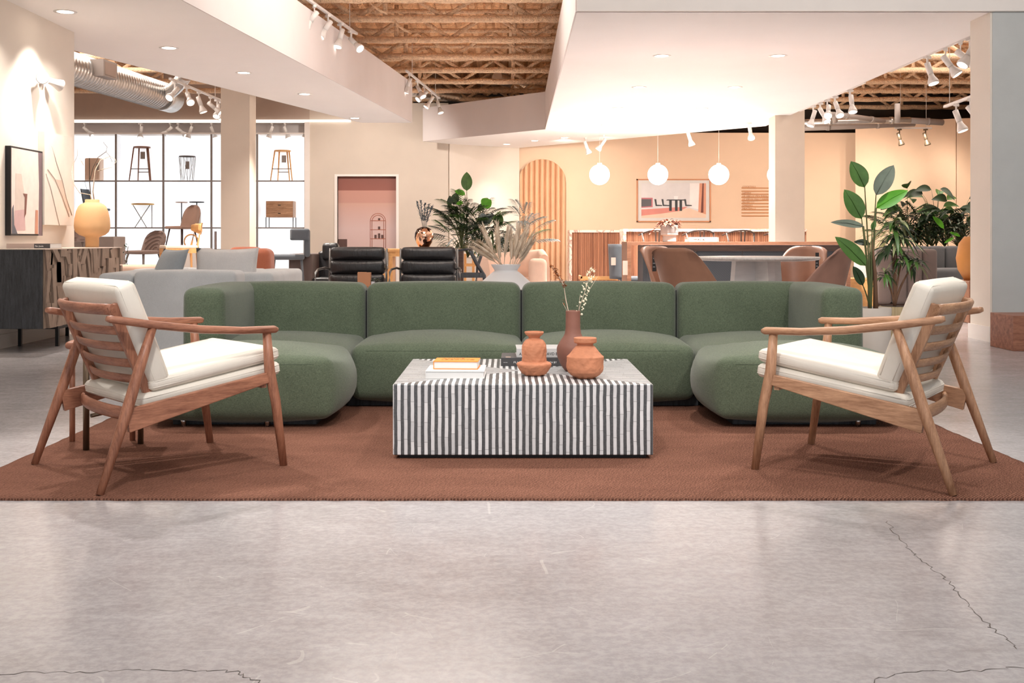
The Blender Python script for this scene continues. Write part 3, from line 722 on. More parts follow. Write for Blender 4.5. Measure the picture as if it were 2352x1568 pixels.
part('plinth', 1.14, 1.87, 5.55, 6.9, 0, .06, .005, (0, 0, 0), 'black_wood', 1)
part('plinth', -.9, 1.08, 6.18, 6.9, 0, .06, .005, (0, 0, 0), 'black_wood', 1)
for x in (-1.62, -1.2, 1.28, 1.76): B().cyl((x - ox, 5.5 - oy, 0), (x - ox, 5.5 - oy, .05), .014, n=10).out('leg', 'steel', so)

# ---- coffee table
ct = T('coffee_table', 'low block coffee table in grey and white striped inlay', 'coffee table', (.069, 5.185, RZ))
B().box(-.556, .556, -.5, .5, .016, .318).out('body', 'inlay', ct, bevel=.004)
B().box(-.53, .53, -.47, .47, 0, .018).out('recessed_base', 'black_metal', ct)
TT = RZ + .318
# ---- vases on it
k = .000655
def prof(l, scale=k): return [(max(.0005, r * scale), h * scale) for r, h in l]
def vase(name, label, loc, pr, mat, n=48, rough=0):
    if rough:
        n = 110; p2 = []
        for (r0, z0), (r1, z1) in zip(pr, pr[1:]):
            k_ = max(1, int(math.hypot(r1 - r0, z1 - z0) / .003)); p2 += [(r0 + (r1 - r0) * i / k_, z0 + (z1 - z0) * i / k_) for i in range(k_)]
        pr = p2 + [pr[-1]]
    b = B(); b.lathe(pr, (0, 0, 0), n, cap=False)
    for v in b.b.verts:
        if rough: 
            a = math.atan2(v.co.y, v.co.x); f = 1 + rough * (math.sin(a * 7 + v.co.z * 90) + math.sin(a * 11 - v.co.z * 140)) * .5
            f += rough * 2.2 * mnoise.noise(V((v.co.x, v.co.y, v.co.z * .8)) * 52) + rough * 1.2 * mnoise.noise(v.co * 120)
            v.co.x *= f; v.co.y *= f
    o = b.out(name, mat); o.location = loc; return tag(o, label, 'vase')
vase('hourglass_vase', 'carved terracotta vase with cup rim and wide saucer foot', (X(1227, 5.0), 5.0, TT),
     prof([(0, 0), (60, 0), (84, 12), (104, 40), (119, 66), (121, 78), (116, 88), (100, 94), (86, 97), (85, 120), (86, 180), (83, 205), (74, 228), (60, 246), (42, 254), (37, 262), (42, 270), (60, 284), (66, 296), (66, 303), (62, 304), (57, 296), (34, 268), (30, 256), (50, 230)]), 'terracotta', rough=.016)
b1 = vase('bottle_vase', 'tall dark brown clay bottle vase holding dried stems', (X(1316, 5.16), 5.16, TT),
     prof([(0, 0), (50, 0), (62, 10), (88, 50), (107, 95), (112, 130), (112, 158), (106, 178), (86, 212), (66, 240), (56, 262), (51, 300), (50, 410), (50, 418), (46, 418), (45, 300), (45, 250)], .00068), 'brown_clay')
vase('squat_vase', 'squat terracotta vase with sloped shoulder and flat collar rim', (X(1344, 4.9), 4.9, TT),
     prof([(0, 0), (62, 0), (78, 10), (100, 24), (118, 44), (126, 70), (126, 148), (120, 152), (96, 178), (66, 214), (55, 224), (56, 236), (72, 240), (77, 246), (77, 274), (72, 276), (60, 272), (48, 262), (44, 230), (60, 200)]), 'terracotta', rough=.012)
# dried stems in the bottle vase
def P5(px, py): return W(px, py, 5.16)
st = T('dried_stem', 'dried stem with rust coloured buds leaning out of the bottle vase', 'dried flower', P5(1308, 745))
def rel(o, pts): return [p - o.location for p in pts]
B().tube(rel(st, [P5(1312, 800), P5(1310, 735), P5(1300, 690), P5(1295, 655), P5(1284, 635), P5(1267, 612)]), [.003, .0028, .0026, .0022, .002, .0015], 6).tube(rel(st, [P5(1306, 722), P5(1299, 707), P5(1292, 695)]), .001, 5).out('stalk', 'twig_pale', st)
b = B()
for i in range(60):
    t_ = i / 59; p = P5(1266 + 32 * t_ + rnd.uniform(-3, 3), 611 + 50 * t_ + rnd.uniform(-3, 3)) - st.location
    b.leaf(p, (rnd.uniform(-1, 1), rnd.uniform(-1, 1), rnd.uniform(0, 1)), .022, .010, n=3)
for i in range(5): b.leaf(P5(1296 + rnd.uniform(-4, 6), 697 + rnd.uniform(-6, 8)) - st.location, (rnd.uniform(-1, 0), 0, 1), .02, .007, n=3)
b.out('buds', 'flower_rust', st)['kind'] = 'stuff'
st = T('dried_stem', 'dried stem with round cream blossoms leaning out of the bottle vase', 'dried flower', P5(1322, 745))
B().tube(rel(st, [P5(1316, 800), P5(1324, 735), P5(1333, 700), P5(1345, 665), P5(1358, 620)]), [.002, .0018, .0016, .0014, .001], 6).tube(rel(st, [P5(1328, 728), P5(1331, 690), P5(1333, 676)]), .001, 5).tube(rel(st, [P5(1340, 690), P5(1352, 668), P5(1372, 636)]), .0009, 5).out('stalk', 'twig_pale', st)
b = B()
for i in range(46):
    t_ = (i / 45) ** .8; y = 735 - 118 * t_; x = 1324 + 36 * t_ + rnd.uniform(-9, 9)
    p = P5(x, y) - st.location + V((0, rnd.uniform(-.012, .012), 0)); b.ball(p, rnd.uniform(.0026, .0062), 8, 5)
    if t_ > .6: b.leaf(p, (rnd.uniform(-1, 1), rnd.uniform(-1, 1), 1), .02, .005, n=3)
b.out('blossoms', 'flower_white', st)['kind'] = 'stuff'
# ---- books
def book(label, loc, rz, sx, sy, sz, cover, pages='paper', spine='front', name='book', inset=.004, ct_=.0025):
    t_ = T(name, label, 'book', loc, rz)
    b = B().box(-sx / 2, sx / 2, -sy / 2, sy / 2, 0, ct_).box(-sx / 2, sx / 2, -sy / 2, sy / 2, sz - ct_, sz)
    if spine == 'front': b.box(-sx / 2, sx / 2, -sy / 2, -sy / 2 + ct_, ct_, sz - ct_)
    elif spine == 'left': b.box(-sx / 2, -sx / 2 + ct_, -sy / 2, sy / 2, ct_, sz - ct_)
    b.out('cover', cover, t_)
    y_ = -sy / 2 + (ct_ if spine == 'front' else inset); x_ = -sx / 2 + (ct_ if spine == 'left' else inset)
    B().box(x_, sx / 2 - inset, y_, sy / 2 - inset, ct_, sz - ct_).out('pages', pages, t_)
    return t_
book('large white book lying under the orange book', (X(1047, 4.93), 4.93 + .07, TT), R(-1), .262, .24, .033, 'paper', spine='left')
z_ = TT + .033
bk = book('small orange book with black title on top of the white book', (X(1048, 4.93), 4.93 + .09, z_ + .0005), R(-3), .202, .15, .036, 'cover_orange', spine='left', ct_=.003)
text('ANNIE', .034, 'title', 'ink_orange', bk, (-.07, .025, .0362), (0, 0, 0), .10)
text('LEIBOVITZ', .034, 'title', 'ink_orange', bk, (-.07, -.02, .0362), (0, 0, 0), .15)
yb = 5.38
dk = book('dark charcoal hardcover lying beneath the pale book behind the vases', (X(1216, yb) + .02, yb + .1, TT), R(-1), .315, .24, .04, 'cover_dark')
text('FLUENCE', .013, 'title', 'ink_white', dk, (-.095, -.1205, .014), (R(90), 0, 0), .075)
text('MOTH BY', .013, 'title', 'ink_white', dk, (.06, -.1205, .014), (R(90), 0, 0), .055)
text('~~', .013, 'emblem', 'ink_white', dk, (-.145, -.1205, .014), (R(90), 0, 0), .02)
pb = book('pale grey hardcover on top of the dark book behind the vases', (X(1236, yb) + .02, yb + .11, TT + .0405), R(1), .255, .21, .042, 'paper_grey')
text('ARBORETUM', .02, 'title', 'ink', pb, (-.115, -.1055, .010), (R(90), 0, 0), .105)
text('DAVID BYRNE', .02, 'title', 'ink', pb, (.01, -.1055, .010), (R(90), 0, 0), .105)
B().box(-.135, -.11, -.1, -.07, .04, .0408).out('label', 'tag_pale', dk)

# ---- lounge chairs
def lounge(label, c, ang, wy, wz, wx):
    t_ = T('lounge_chair', label, 'armchair', (c[0], c[1], RZ), R(ang - 90), 'slatted wooden lounge chairs')
    for s in (-1, 1):
        # legs
        B().tube([(s * .337, .392, 0), (s * .337, .355, .27), (s * .34, .325, .40), (s * .34, .312, .56)], [.0155, .0205, .022, .017], 16).out('leg', wz, t_)
        B().tube([(s * .362, -.382, 0), (s * .352, -.275, .30), (s * .345, -.225, .45), (s * .34, -.172, .60)], [.0145, .0215, .021, .016], 16).out('leg', wz, t_)
        pts = [(s * .338, .358, .566), (s * .341, .345, .567), (s * .345, .2, .570), (s * .347, .02, .584), (s * .342, -.15, .608), (s * .330, -.33, .640), (s * .328, -.345, .643)]
        B().sweep(pts, [.030, .050, .050, .046, .042, .038, .026], [.018, .030, .030, .033, .032, .029, .019], n=14, power=2.6).out('armrest', wy, t_)
        # side rail: deep at the back, shallow in front
        B().bar((s * .338, .325, .372), (s * .345, -.275, .256), .024, .042, h2=.088).out('side_rail', wy, t_, bevel=.003)
        B().bar((s * .262, -.125, .275), (s * .262, -.302, .69), .028, .042, up=(0, 1, 0)).out('back_stile', wz, t_, bevel=.005)
    # slats, bowed to the rear
    def slat(f, h, th, bow, w_=.262, name='back_slat', ext=0):
        y0, z0 = -.125 - .177 * f, .275 + .415 * f
        d = V((0, -.177, .415)).normalized(); pts = []
        for i in range(13):
            u = -1 + 2 * i / 12; pts.append(V((u * (w_ + ext), y0 - bow * (1 - u * u) - .006, z0)))
        return B().sweep(pts, th, h, up=d, n=10, power=4).out(name, wx, t_)
    slat(.955, .044, .024, .045, ext=.018, name='top_rail')
    for f in (.755, .60, .445, .29): slat(f, .036, .013, .045)
    # lower rear crosspiece between the side rails
    B().sweep([V((-.34 + .68 * i / 12, -.19 - .05 * (1 - (-1 + i / 6) ** 2), .262)) for i in range(13)], .022, .05, n=10, power=4).out('rear_crossbar', wx, t_)
    B().bar((-.34, .3, .35), (.34, .3, .35), .022, .04).out('front_crossbar', wx, t_)
    # cushions
    def cush(name, y0, z0, y1, z1, off, th, wd, puff, sag=0):
        a, c_ = V((0, y0, z0)), V((0, y1, z1)); d = (c_ - a); L = d.length; d.normalize(); nrm = V((0, -d.z, d.y))
        Mx = Matrix(((1, 0, 0, 0), (0, d.y, nrm.y, 0), (0, d.z, nrm.z, 0), (0, 0, 0, 1)))
        ce = (a + c_) / 2 + nrm * off; Mx = Matrix.Translation(ce) @ Mx
        b = B().rbox((0, 0, 0), (wd, L, th), .024, 7, (puff * .3, puff * .3, puff))
        b.b.transform(Mx) if hasattr(b.b, 'transform') else bmesh.ops.transform(b.b, matrix=Mx, verts=b.b.verts)
        if sag:
            for v in b.b.verts: v.co.z += sag * max(0, (v.co.y + .15) / .55) * (abs(v.co.x) / .3) ** 2 * -1
        o = b.out(name, 'cream_leather', t_)
        # piping lines round the long edges
        pb_ = B(); hx, hy, hz = wd / 2 - .0002, L / 2 - .0002, th / 2 - .016
        for sgn in (-1, 1):
            ring = []
            for (u, v_) in ((-1, -1), (1, -1), (1, 1), (-1, 1)):
                for q in range(4):
                    a_ = math.pi / 2 * q / 3 + {(-1, -1): math.pi, (1, -1): 1.5 * math.pi, (1, 1): 0, (-1, 1): .5 * math.pi}[(u, v_)]
                    ring.append(Mx @ V((u * (hx - .027) + .027 * math.cos(a_), v_ * (hy - .027) + .027 * math.sin(a_), sgn * hz)))
            ring.append(ring[0]); pb_.tube(ring, .0022, 6)
        pb_.out('piping', 'cream_leather' if name != 'x' else 'seam', o)
        return o
    cush('seat_cushion', -.20, .300, .405, .390, .012, .058, .60, .010)
    cush('seat_cushion', -.16, .362, .400, .452, .012, .055, .60, .014)
    cush('back_cushion', -.125, .375, -.275, .765, -.012, .082, .60, .02)
    return t_
lounge('cream leather lounge chair with reddish walnut frame beside the grey sofa', (-1.443, 4.55), 41, 'walnut', 'walnut_z', 'walnut_x')
lounge('cream leather lounge chair with paler teak frame before the potted plants', (1.527, 4.532), 145.4, 'teak', 'teak_z', 'teak_x')

# ---- low stool half hidden behind the left chair
t_ = T('side_stool', 'small wooden stool mostly hidden behind the walnut lounge chair', 'stool', (-1.85, 5.0, RZ), R(8))
B().rbox((.03, .06, .458), (.36, .20, .036), .0175, 5).out('seat', 'walnut_x', t_)
for px, py, m, r in ((166, 1013, 'walnut_z', .013), (198, 1033, 'bronze_metal', .014), (323, 1019, 'bronze_metal', .013)):
    p = atz(px, py, RZ); q = V((p.x + 1.85, p.y - 5.0, 0)); q.rotate(Matrix.Rotation(R(-8), 3, 'Z')); B().cyl(q, q + V((0, 0, .44)), r, n=14).out('leg', m, t_)
q = V((.12, .1, 0)); B().cyl(q, q + V((0, 0, .44)), .013, n=14).out('leg', 'walnut_z', t_)
B().cyl((-.02, -.1, .15), (.16, .08, .17), .009, n=10).out('stretcher', 'bronze_metal', t_)
# block at the frame's right edge
o = B().box(-.2, .3, 0, .45, 0, .3).out('wooden_block', 'walnut_x', bevel=.004); o.location = (X(2328, 9.3) + .2, 9.3, 0); tag(o, 'reddish brown wooden block on the floor before the grey wall', 'side table')
# ================================================================== LEFT SIDE
sb = T('sideboard', 'black sideboard with carved relief wooden front on thin black legs', 'sideboard', (-4.12, 10.085, 0))
B().box(-.255, .235, -.915, .915, .2, .862).out('body', 'black_wood', sb, bevel=.003)
B().box(-.258, .262, -.918, .918, .862, .87).out('top', plain('sideboard_top', (206, 190, 176), .4), sb)
b = B(); rr = random.Random(11)
b.box(.235, .243, -.895, .915, .2, .862)
y = -.895
while y < .9:                                                  # relief of slanted offcuts of different thickness
    wd_ = rr.uniform(.05, .12); z = .2
    while z < .86:
        h_ = rr.uniform(.1, .3); y2, z2 = min(.915, y + wd_), min(.862, z + h_); k1, k2 = rr.uniform(-.07, .07), rr.uniform(-.07, .07); th = rr.choice((.246, .25, .255, .261, .268))
        q = [(max(-.895, min(.915, y + k1)), z), (max(-.895, min(.915, y2 + k1)), z), (max(-.895, min(.915, y2 + k2)), z2), (max(-.895, min(.915, y + k2)), z2)]
        if q[1][0] - q[0][0] > .01 and q[2][0] - q[3][0] > .01:
            f0 = [b.b.verts.new((.243, a, c)) for a, c in q]; f1 = [b.b.verts.new((th, a, c)) for a, c in q]
            b.q(f1)
            for i in range(4): b.q([f0[i], f0[(i + 1) % 4], f1[(i + 1) % 4], f1[i]])
        z = z2
    y += wd_
b.out('carved_front', 'carved_wood', sb)
B().box(-.22, .2, -.5, .75, .165, .2).out('leg_frame', 'black_metal', sb)
for xx in (-.2, .13):
    for yy in (-.345, .7): B().box(xx - .014, xx + .014, yy - .014, yy + .014, 0, .17).out('leg', 'black_metal', sb)
SBT = .87
bk = book('thick taupe coffee-table book lying on the sideboard', (-4.14, 9.62, SBT), R(2), .37, .28, .042, 'cover_taupe')
B().box(-.02 + .07, .187, -.1415, -.14, .002, .04).out('spine_panel', 'cover_dark', bk)
text('Marc Jacobs', .02, 'title', 'ink_white', bk, (.06, -.1418, .013), (R(90), 0, 0), .07)
# ochre vase with twigs
vl = (-4.1, 10.85, SBT); s_ = 10.85 / FPX
vase('ochre_vase', 'large ochre clay vase with wide belly on the sideboard', vl, [(r * s_, z * s_) for r, z in ((0, 0), (14, 0), (15, 2), (15, 22), (17, 24), (28, 28), (36, 35), (39, 43), (39.5, 50), (38.3, 66), (35, 82), (30.5, 93), (25, 98.5), (18, 101.5), (15.8, 103), (15.8, 108.5), (14.5, 109.5), (13, 108), (12, 100), (11, 70))], 'yellow_clay')
def P11(px, py): return W(px, py, 10.85)
for k_, (paths, mt, lb) in enumerate(((([(214, 480), (205, 452), (204, 415), (216, 385), (228, 362), (243, 348), (243, 337), (236, 326)],), 'twig', 'dark bare twig rising from the ochre vase'),
        (([(212, 480), (205, 447), (185, 443), (174, 425), (165, 400), (163, 380), (172, 365), (180, 358), (180, 330)], [(180, 362), (190, 380)]), 'twig_pale', 'pale crooked twig curving out of the ochre vase'),
        (([(216, 480), (214, 440), (222, 392), (232, 368), (250, 358), (262, 365), (268, 372), (264, 380)], [(222, 392), (240, 388), (262, 384)]), 'twig_pale', 'thin pale twig spreading from the ochre vase'))):
    o = T('bare_twig', lb, 'twig', P11(213, 480)); b = B()
    for pth in paths:
        pts = [P11(*p) - o.location + V((0, .04 * math.sin(i * 1.3 + k_), 0)) for i, p in enumerate(pth)]; n_ = len(pts)
        b.tube(pts, [.006 * (1 - .75 * i / (n_ - 1)) for i in range(n_)], 6)
    b.out('stem', mt, o)
    if k_ == 0: B().tube([P11(243, 348) - o.location, P11(252, 358) - o.location, P11(258, 372) - o.location], .0015, 5).tube([P11(205, 452) - o.location, P11(195, 420) - o.location, P11(196, 400) - o.location], .0015, 5).out('side_shoot', mt, o)
# pictures on the cream wall
WX = -4.4
def canvas(name, label, y0, y1, z0, z1, th, frame_mat):
    t_ = T(name, label, 'picture', (WX, (y0 + y1) / 2, (z0 + z1) / 2)); hy, hz = (y1 - y0) / 2, (z1 - z0) / 2
    B().box(.001, th, -hy, hy, -hz, hz).out('frame' if frame_mat == 'black_metal' else 'canvas', frame_mat, t_)
    return t_, hy, hz, th
t_, hy, hz, th = canvas('abstract_painting', 'abstract pink and beige painting in a thin black frame over the sideboard', 9.62, 10.28, Z(541, 10), Z(345, 10) + .01, .05, 'black_metal')
def shapes(t_, th, hy, hz, lst):
    for i, (nm, rgb, pl) in enumerate(lst):
        b = B(); b.poly([(th + .0006 + .0004 * i, -hy + u * 2 * hy, -hz + v * 2 * hz) for u, v in pl]); b.out(nm, plain('paint_%d_%d_%d' % rgb, rgb, .8, var=.05, vs=12), t_, recalc=False)
shapes(t_, th, hy, hz, [('canvas', (240, 220, 210), [(.02, .02), (.98, .02), (.98, .98), (.02, .98)]),
    ('painted_band', (120, 100, 104), [(.86, .0), (.98, .0), (.98, .98), (.85, .98), (.88, .6)]), ('painted_band', (214, 200, 188), [(.12, .06), (.42, .06), (.44, .4), (.32, .7), (.14, .7)]),
    ('painted_band', (206, 172, 170), [(.1, .06), (.44, .06), (.42, .3), (.12, .28)]), ('painted_band', (104, 104, 110), [(.03, .02), (.2, .02), (.1, .12), (.08, .35), (.03, .3)]),
    ('painted_band', (128, 88, 78), [(.4, .2), (.46, .25), (.5, .48), (.36, .48), (.42, .44)]), ('painted_band', (196, 140, 116), [(.74, .02), (.84, .02), (.84, .3), (.76, .3)])])
t_, hy, hz, th = canvas('relief_canvas', 'tall pale canvas with curved relief lines beside the black framed painting', 10.30, 10.98, Z(517, 10.6), Z(308, 10.6), .06, plain('canvas_white', (232, 220, 208), .85))
b = B()
for pl in ([(.25, .86), (.4, .68), (.6, .5), (.75, .3), (.95, .12)], [(.05, .55), (.2, .4), (.35, .2), (.5, .0)], [(.1, .6), (.35, .5), (.6, .32), (.85, .1)]):
    b.tube([(th, -hy + u * 2 * hy, -hz + v * 2 * hz) for u, v in pl], .006, 6)
b.out('relief_line', plain('relief_grey', (190, 178, 168), .8), t_)
shapes(t_, th, hy, hz, [('painted_band', (214, 194, 178), [(.35, .5), (.6, .5), (.78, .28), (.9, .1), (.7, .2)])])

# ---- grey sofa group
gs = T('corner_sofa', 'light grey corner sofa seen from behind, next to the sideboard', 'sofa', (-2.5, 8.6, 0))
def gp(name, x0, x1, y0, y1, z0, z1, r=.04, puff=(.005, .005, .01), mat='grey_fabric', n=5): return B().rbox(((x0 + x1) / 2 + 2.5, (y0 + y1) / 2 - 8.6, (z0 + z1) / 2), (x1 - x0, y1 - y0, z1 - z0), r, n, puff).out(name, mat, gs)
gp('backrest', X(305, 8) , X(541, 8), 8.0, 8.32, .06, .715)
gp('armrest', X(223, 8), X(305, 8) - .008, 8.0, 9.75, .06, .70)
gp('seat', X(305, 8), X(541, 8), 8.34, 9.2, .06, .42)
gp('seat', X(541, 8) + .01, X(600, 8.6) + .1, 8.3, 9.4, .06, .42)
gp('armrest', X(668, 9.2) - .3, X(668, 9.2), 8.5, 9.75, .06, .69)
gp('backrest', X(303, 9.5), X(668, 9.2) - .31, 9.45, 9.75, .06, .69)
for xx in (-2.9, -1.95): B().cyl((xx + 2.5, 8.1 - 8.6, 0), (xx + 2.5, 8.1 - 8.6, .07), .02).out('leg', 'black_metal', gs)
def pillow(label, c, size, rx, rz, mat, grp=None):
    b = B(); n = 12; sx, sz, th = size; rows = {}
    for sgn in (-1, 1):
        for i in range(n + 1):
            for j in range(n + 1):
                u, v = -1 + 2 * i / n, -1 + 2 * j / n; e = (1 - u * u) * (1 - v * v)
                px = u * sx / 2 * (1 - .06 * (1 - v * v)); pz = v * sz / 2 * (1 - .06 * (1 - u * u))
                key = (i, j, 0 if i in (0, n) or j in (0, n) else sgn)
                if key not in rows: rows[key] = b.b.verts.new((px, sgn * th / 2 * e ** .55 if key[2] else 0, pz))
        for i in range(n):
            for j in range(n):
                kk = lambda a, c_: rows[(a, c_, 0 if a in (0, n) or c_ in (0, n) else sgn)]
                b.q([kk(i, j), kk(i + 1, j), kk(i + 1, j + 1), kk(i, j + 1)], True)
    o = b.out('throw_pillow', mat); o.location = c; o.rotation_euler = (R(rx), 0, R(rz)); return tag(o, label, 'pillow', grp)
pillow('blue-grey throw pillow leaning behind the sofa back, the smaller darker one', (X(388, 8.75), 8.72, .69), (.34, .40, .14), -24, -38, fabric('slate_pillow_fabric', (168, 174, 178), (130, 137, 142), 500))
pillow('wide pale grey throw pillow standing upright on the sofa', (X(518, 8.6), 8.62, .64), (.49, .50, .15), -14, 4, 'grey_fabric_light')
# beige bench tops / low plinths behind
def block(name, label, cat, x0, x1, y0, y1, z0, z1, mat, bevel=.01):
    o = B().box(-(x1 - x0) / 2, (x1 - x0) / 2, 0, y1 - y0, 0, z1 - z0).out(name, mat, bevel=bevel); o.location = ((x0 + x1) / 2, y0, z0); return tag(o, label, cat)
bs = T('beige_sofa', 'low pale beige sofa behind the grey corner sofa', 'sofa', (X(318, 11.4), 11.4, 0))
B().rbox((0, .2, .35), (.62, .35, .66), .05, 5).out('backrest', 'beige_fabric', bs); B().rbox((0, .65, .22), (.62, .6, .42), .05, 5).out('seat', 'beige_fabric', bs)
block('display_plinth', 'white display plinth carrying the oak dining chair', 'plinth', X(366, 14.6), X(455, 14.6), 14.2, 15.0, 0, .385, 'plinth')
block('display_plinth', 'tall white display plinth carrying the round-backed taupe chair', 'plinth', X(380, 21), X(470, 21), 20.6, 21.5, 0, .775, 'plinth')
block('display_plinth', 'white display plinth carrying the ribbed rounded chair', 'plinth', X(285, 17), X(360, 17), 16.7, 17.4, 0, .47, 'plinth')
# shell / dining chairs
def shell_chair(label, loc, rz, sw, sh, back_h, mat, legmat='black_metal', round_top=True, ribs=False, seat_t=.05, legs=True, taper=.75, name='dining_chair', seat_d=.46, grp=None, thick=.03, lean=.1):
    t_ = T(name, label, 'chair', loc, rz, grp)
    B().rbox((0, 0, sh - seat_t / 2), (sw, seat_d, seat_t), seat_t * .45, 5, (0, 0, .008)).out('seat', mat, t_)
    b = B(); rows = []; m, n = 10, 10
    for i in range(m + 1):
        v = i / m; hw_ = sw / 2 * ((1 - (1 - taper) * v) if not round_top else math.sqrt(max(.02, 1 - max(0, (v - .45) / .56) ** 2.4)))
        row = []
        for j in range(n + 1):
            u = -1 + 2 * j / n
            row.append((V((u * hw_, seat_d / 2 + .02 + lean * v - .10 * u * u * (1 - .3 * v), sh - seat_t * .5 + back_h * v)), u))
        rows.append(row)
    fr_ = [[b.b.verts.new(p) for p, u in r_] for r_ in rows]; bk_ = [[b.b.verts.new(p + V((0, thick + (.006 if ribs and i % 2 else 0), 0))) for p, u in r_] for i, r_ in enumerate(rows)]
    for i in range(m):
        for j in range(n):
            b.q([fr_[i][j], fr_[i][j + 1], fr_[i + 1][j + 1], fr_[i + 1][j]], True); b.q([bk_[i][j + 1], bk_[i][j], bk_[i + 1][j], bk_[i + 1][j + 1]], True)
        for j, s in ((0, 0), (n, 1)): b.q([fr_[i][j], fr_[i + 1][j], bk_[i + 1][j], bk_[i][j]], True)
    for j in range(n): b.q([fr_[m][j], fr_[m][j + 1], bk_[m][j + 1], bk_[m][j]], True); b.q([fr_[0][j + 1], fr_[0][j], bk_[0][j], bk_[0][j + 1]], True)
    bo = b.out('backrest', mat, t_)
    if ribs:
        rb = B()
        for k_ in range(7):
            r_ = .06 + k_ * .055
            pts = []
            for a in range(13):
                ang = math.pi * a / 12; x_, z_ = r_ * math.cos(ang), r_ * math.sin(ang)
                v = z_ / back_h
                if v < .97 and abs(x_) < sw / 2 * math.sqrt(max(.02, 1 - max(0, (v - .45) / .56) ** 2.4)) - .012: u = x_ / (sw / 2); pts.append((x_, seat_d / 2 + .015 + .1 * v - .10 * u * u * (1 - .3 * v), sh + z_))
            if len(pts) > 2: rb.tube(pts, .006, 5)
        rb.out('quilted_rib', mat, bo)
    if legs:
        for sx in (-1, 1):
            for sy in (-1, 1): B().tube([(sx * sw * .48, sy * seat_d * .46, 0), (sx * sw * .36, sy * seat_d * .34, sh - seat_t)], [.009, .016], 8).out('leg', legmat, t_)
    return t_
shell_chair('round-backed taupe dining chair on the tall plinth, before the shelf wall', (X(418, 21), 21, .776), R(-32), .46, .42, .44, 'pink_fabric', 'dark_wood')
shell_chair('rounded ribbed taupe lounge chair between the sideboard and the oak chair', (X(327, 17), 17.05, .471), R(-28), .44, .30, .34, 'taupe_fabric', 'tag_grey', ribs=True)
# oak dining chair with curved top rail
oc = T('dining_chair', 'honey oak dining chair with cream seat and small curved back', 'chair', (X(410, 14.6), 14.6, .386), R(-62))
for sx in (-1, 1):
    B().tube([(sx * .2, -.2, 0), (sx * .19, -.19, .45)], [.012, .018], 8).out('leg', 'oak', oc)
    B().tube([(sx * .2, .22, 0), (sx * .19, .2, .45), (sx * .17, .27, .78)], [.012, .019, .014], 8).out('leg', 'oak', oc)
B().box(-.2, .2, -.21, -.18, .38, .44).box(-.2, .2, .18, .21, .38, .44).box(-.21, -.18, -.2, .2, .38, .44).box(.18, .21, -.2, .2, .38, .44).out('seat_rail', 'oak', oc)
B().rbox((0, 0, .46), (.42, .42, .045), .015, 5).out('seat', plain('cream_seat', (232, 216, 196), .6), oc)
B().sweep([(-.23, .22, .72), (-.12, .275, .71), (0, .295, .70), (.12, .275, .71), (.23, .22, .72)], .022, [.08, .13, .15, .13, .08], n=10, power=4).out('top_rail', 'oak_x', oc)
# hoop
o = B().tube([V((.13 * math.cos(a), 0, .13 + .13 * math.sin(a))) for a in [2 * math.pi * k / 24 for k in range(25)]], .014, 8).out('wooden_hoop', 'oak_x'); o.location = (X(449, 20.95), 20.66, .776); tag(o, 'round wooden hoop standing behind the oak chair', 'hoop')
# small plant sprig beside ribbed chair
o = T('small_sprig', 'thin dark-leaved sprig between sideboard and ribbed chair', 'plant', (X(290, 12.2), 12.2, 0)); B().tube([(0, 0, 0), (0, 0, .6), (.02, 0, .87)], .004, 5).out('stem', 'twig', o)
b = B()
for i in range(26): b.leaf((rnd.uniform(-.03, .03), rnd.uniform(-.03, .03), .5 + .4 * i / 26), (rnd.uniform(-1, 1), rnd.uniform(-.5, .5), .6), .035, .02, n=3)
b.out('foliage', 'leaf_dark', o)
# rust sofa, blue-grey chair, grey chest
ob = T('rust_sofa', 'rust orange sofa with low rolled back behind the grey pillow', 'sofa', (X(578, 11.5), 11.5, 0))
B().rbox((-.07, .05, .6), (.36, .2, .52), .07, 6, (.02, .02, .01)).out('backrest', 'orange_fabric', ob); B().rbox((.12, .0, .59), (.19, .3, .50), .06, 6, (.01, .02, .015)).out('armrest', 'orange_fabric', ob)
B().rbox((0, .4, .3), (.52, .6, .3), .06, 5).out('seat', 'orange_fabric', ob); B().box(-.22, .22, 0, .6, 0, .16).out('base', 'dark_wood', ob)
cc = T('curved_chair', 'blue-grey dining chair with wrapped curved backrest before the lit shelf', 'chair', (X(661, 14.2), 14.2, .30), R(-78))
B().rbox((0, 0, .42), (.44, .42, .07), .03, 5).out('seat', 'blue_grey_fabric', cc)
B().rbox((0, .24, .60), (.42, .08, .36), .035, 5).rbox((-.21, .15, .71), (.05, .24, .15), .024, 5).rbox((.21, .15, .71), (.05, .24, .15), .024, 5).out('backrest', 'blue_grey_fabric', cc)
for sx in (-1, 1):
    for sy in (-1, 1): B().tube([(sx * .2, sy * .2, 0), (sx * .17, sy * .17, .4)], [.012, .018], 8).out('leg', 'blue_grey_fabric', cc)
block('display_plinth', 'low white plinth under the blue-grey curved chair', 'plinth', X(625, 14.2), X(700, 14.2), 13.9, 14.6, 0, .299, 'plinth')
block('grey_cabinet', 'taupe grey cabinet seen past the ochre vase', 'cabinet', X(166, 15), X(262, 15), 15, 15.45, .0, Z(543, 15), plain('cab_taupe', (168, 156, 148), .6))
shell_chair('taupe chair cut off by the cream wall edge, beside the ochre vase', (X(150, 14), 14, .55), R(-90), .44, .42, .32, 'taupe_fabric', 'tag_grey', name='side_chair')
block('display_plinth', 'white plinth under the taupe chair at the wall edge', 'plinth', X(120, 14), X(170, 14), 13.75, 14.25, 0, .549, 'plinth')

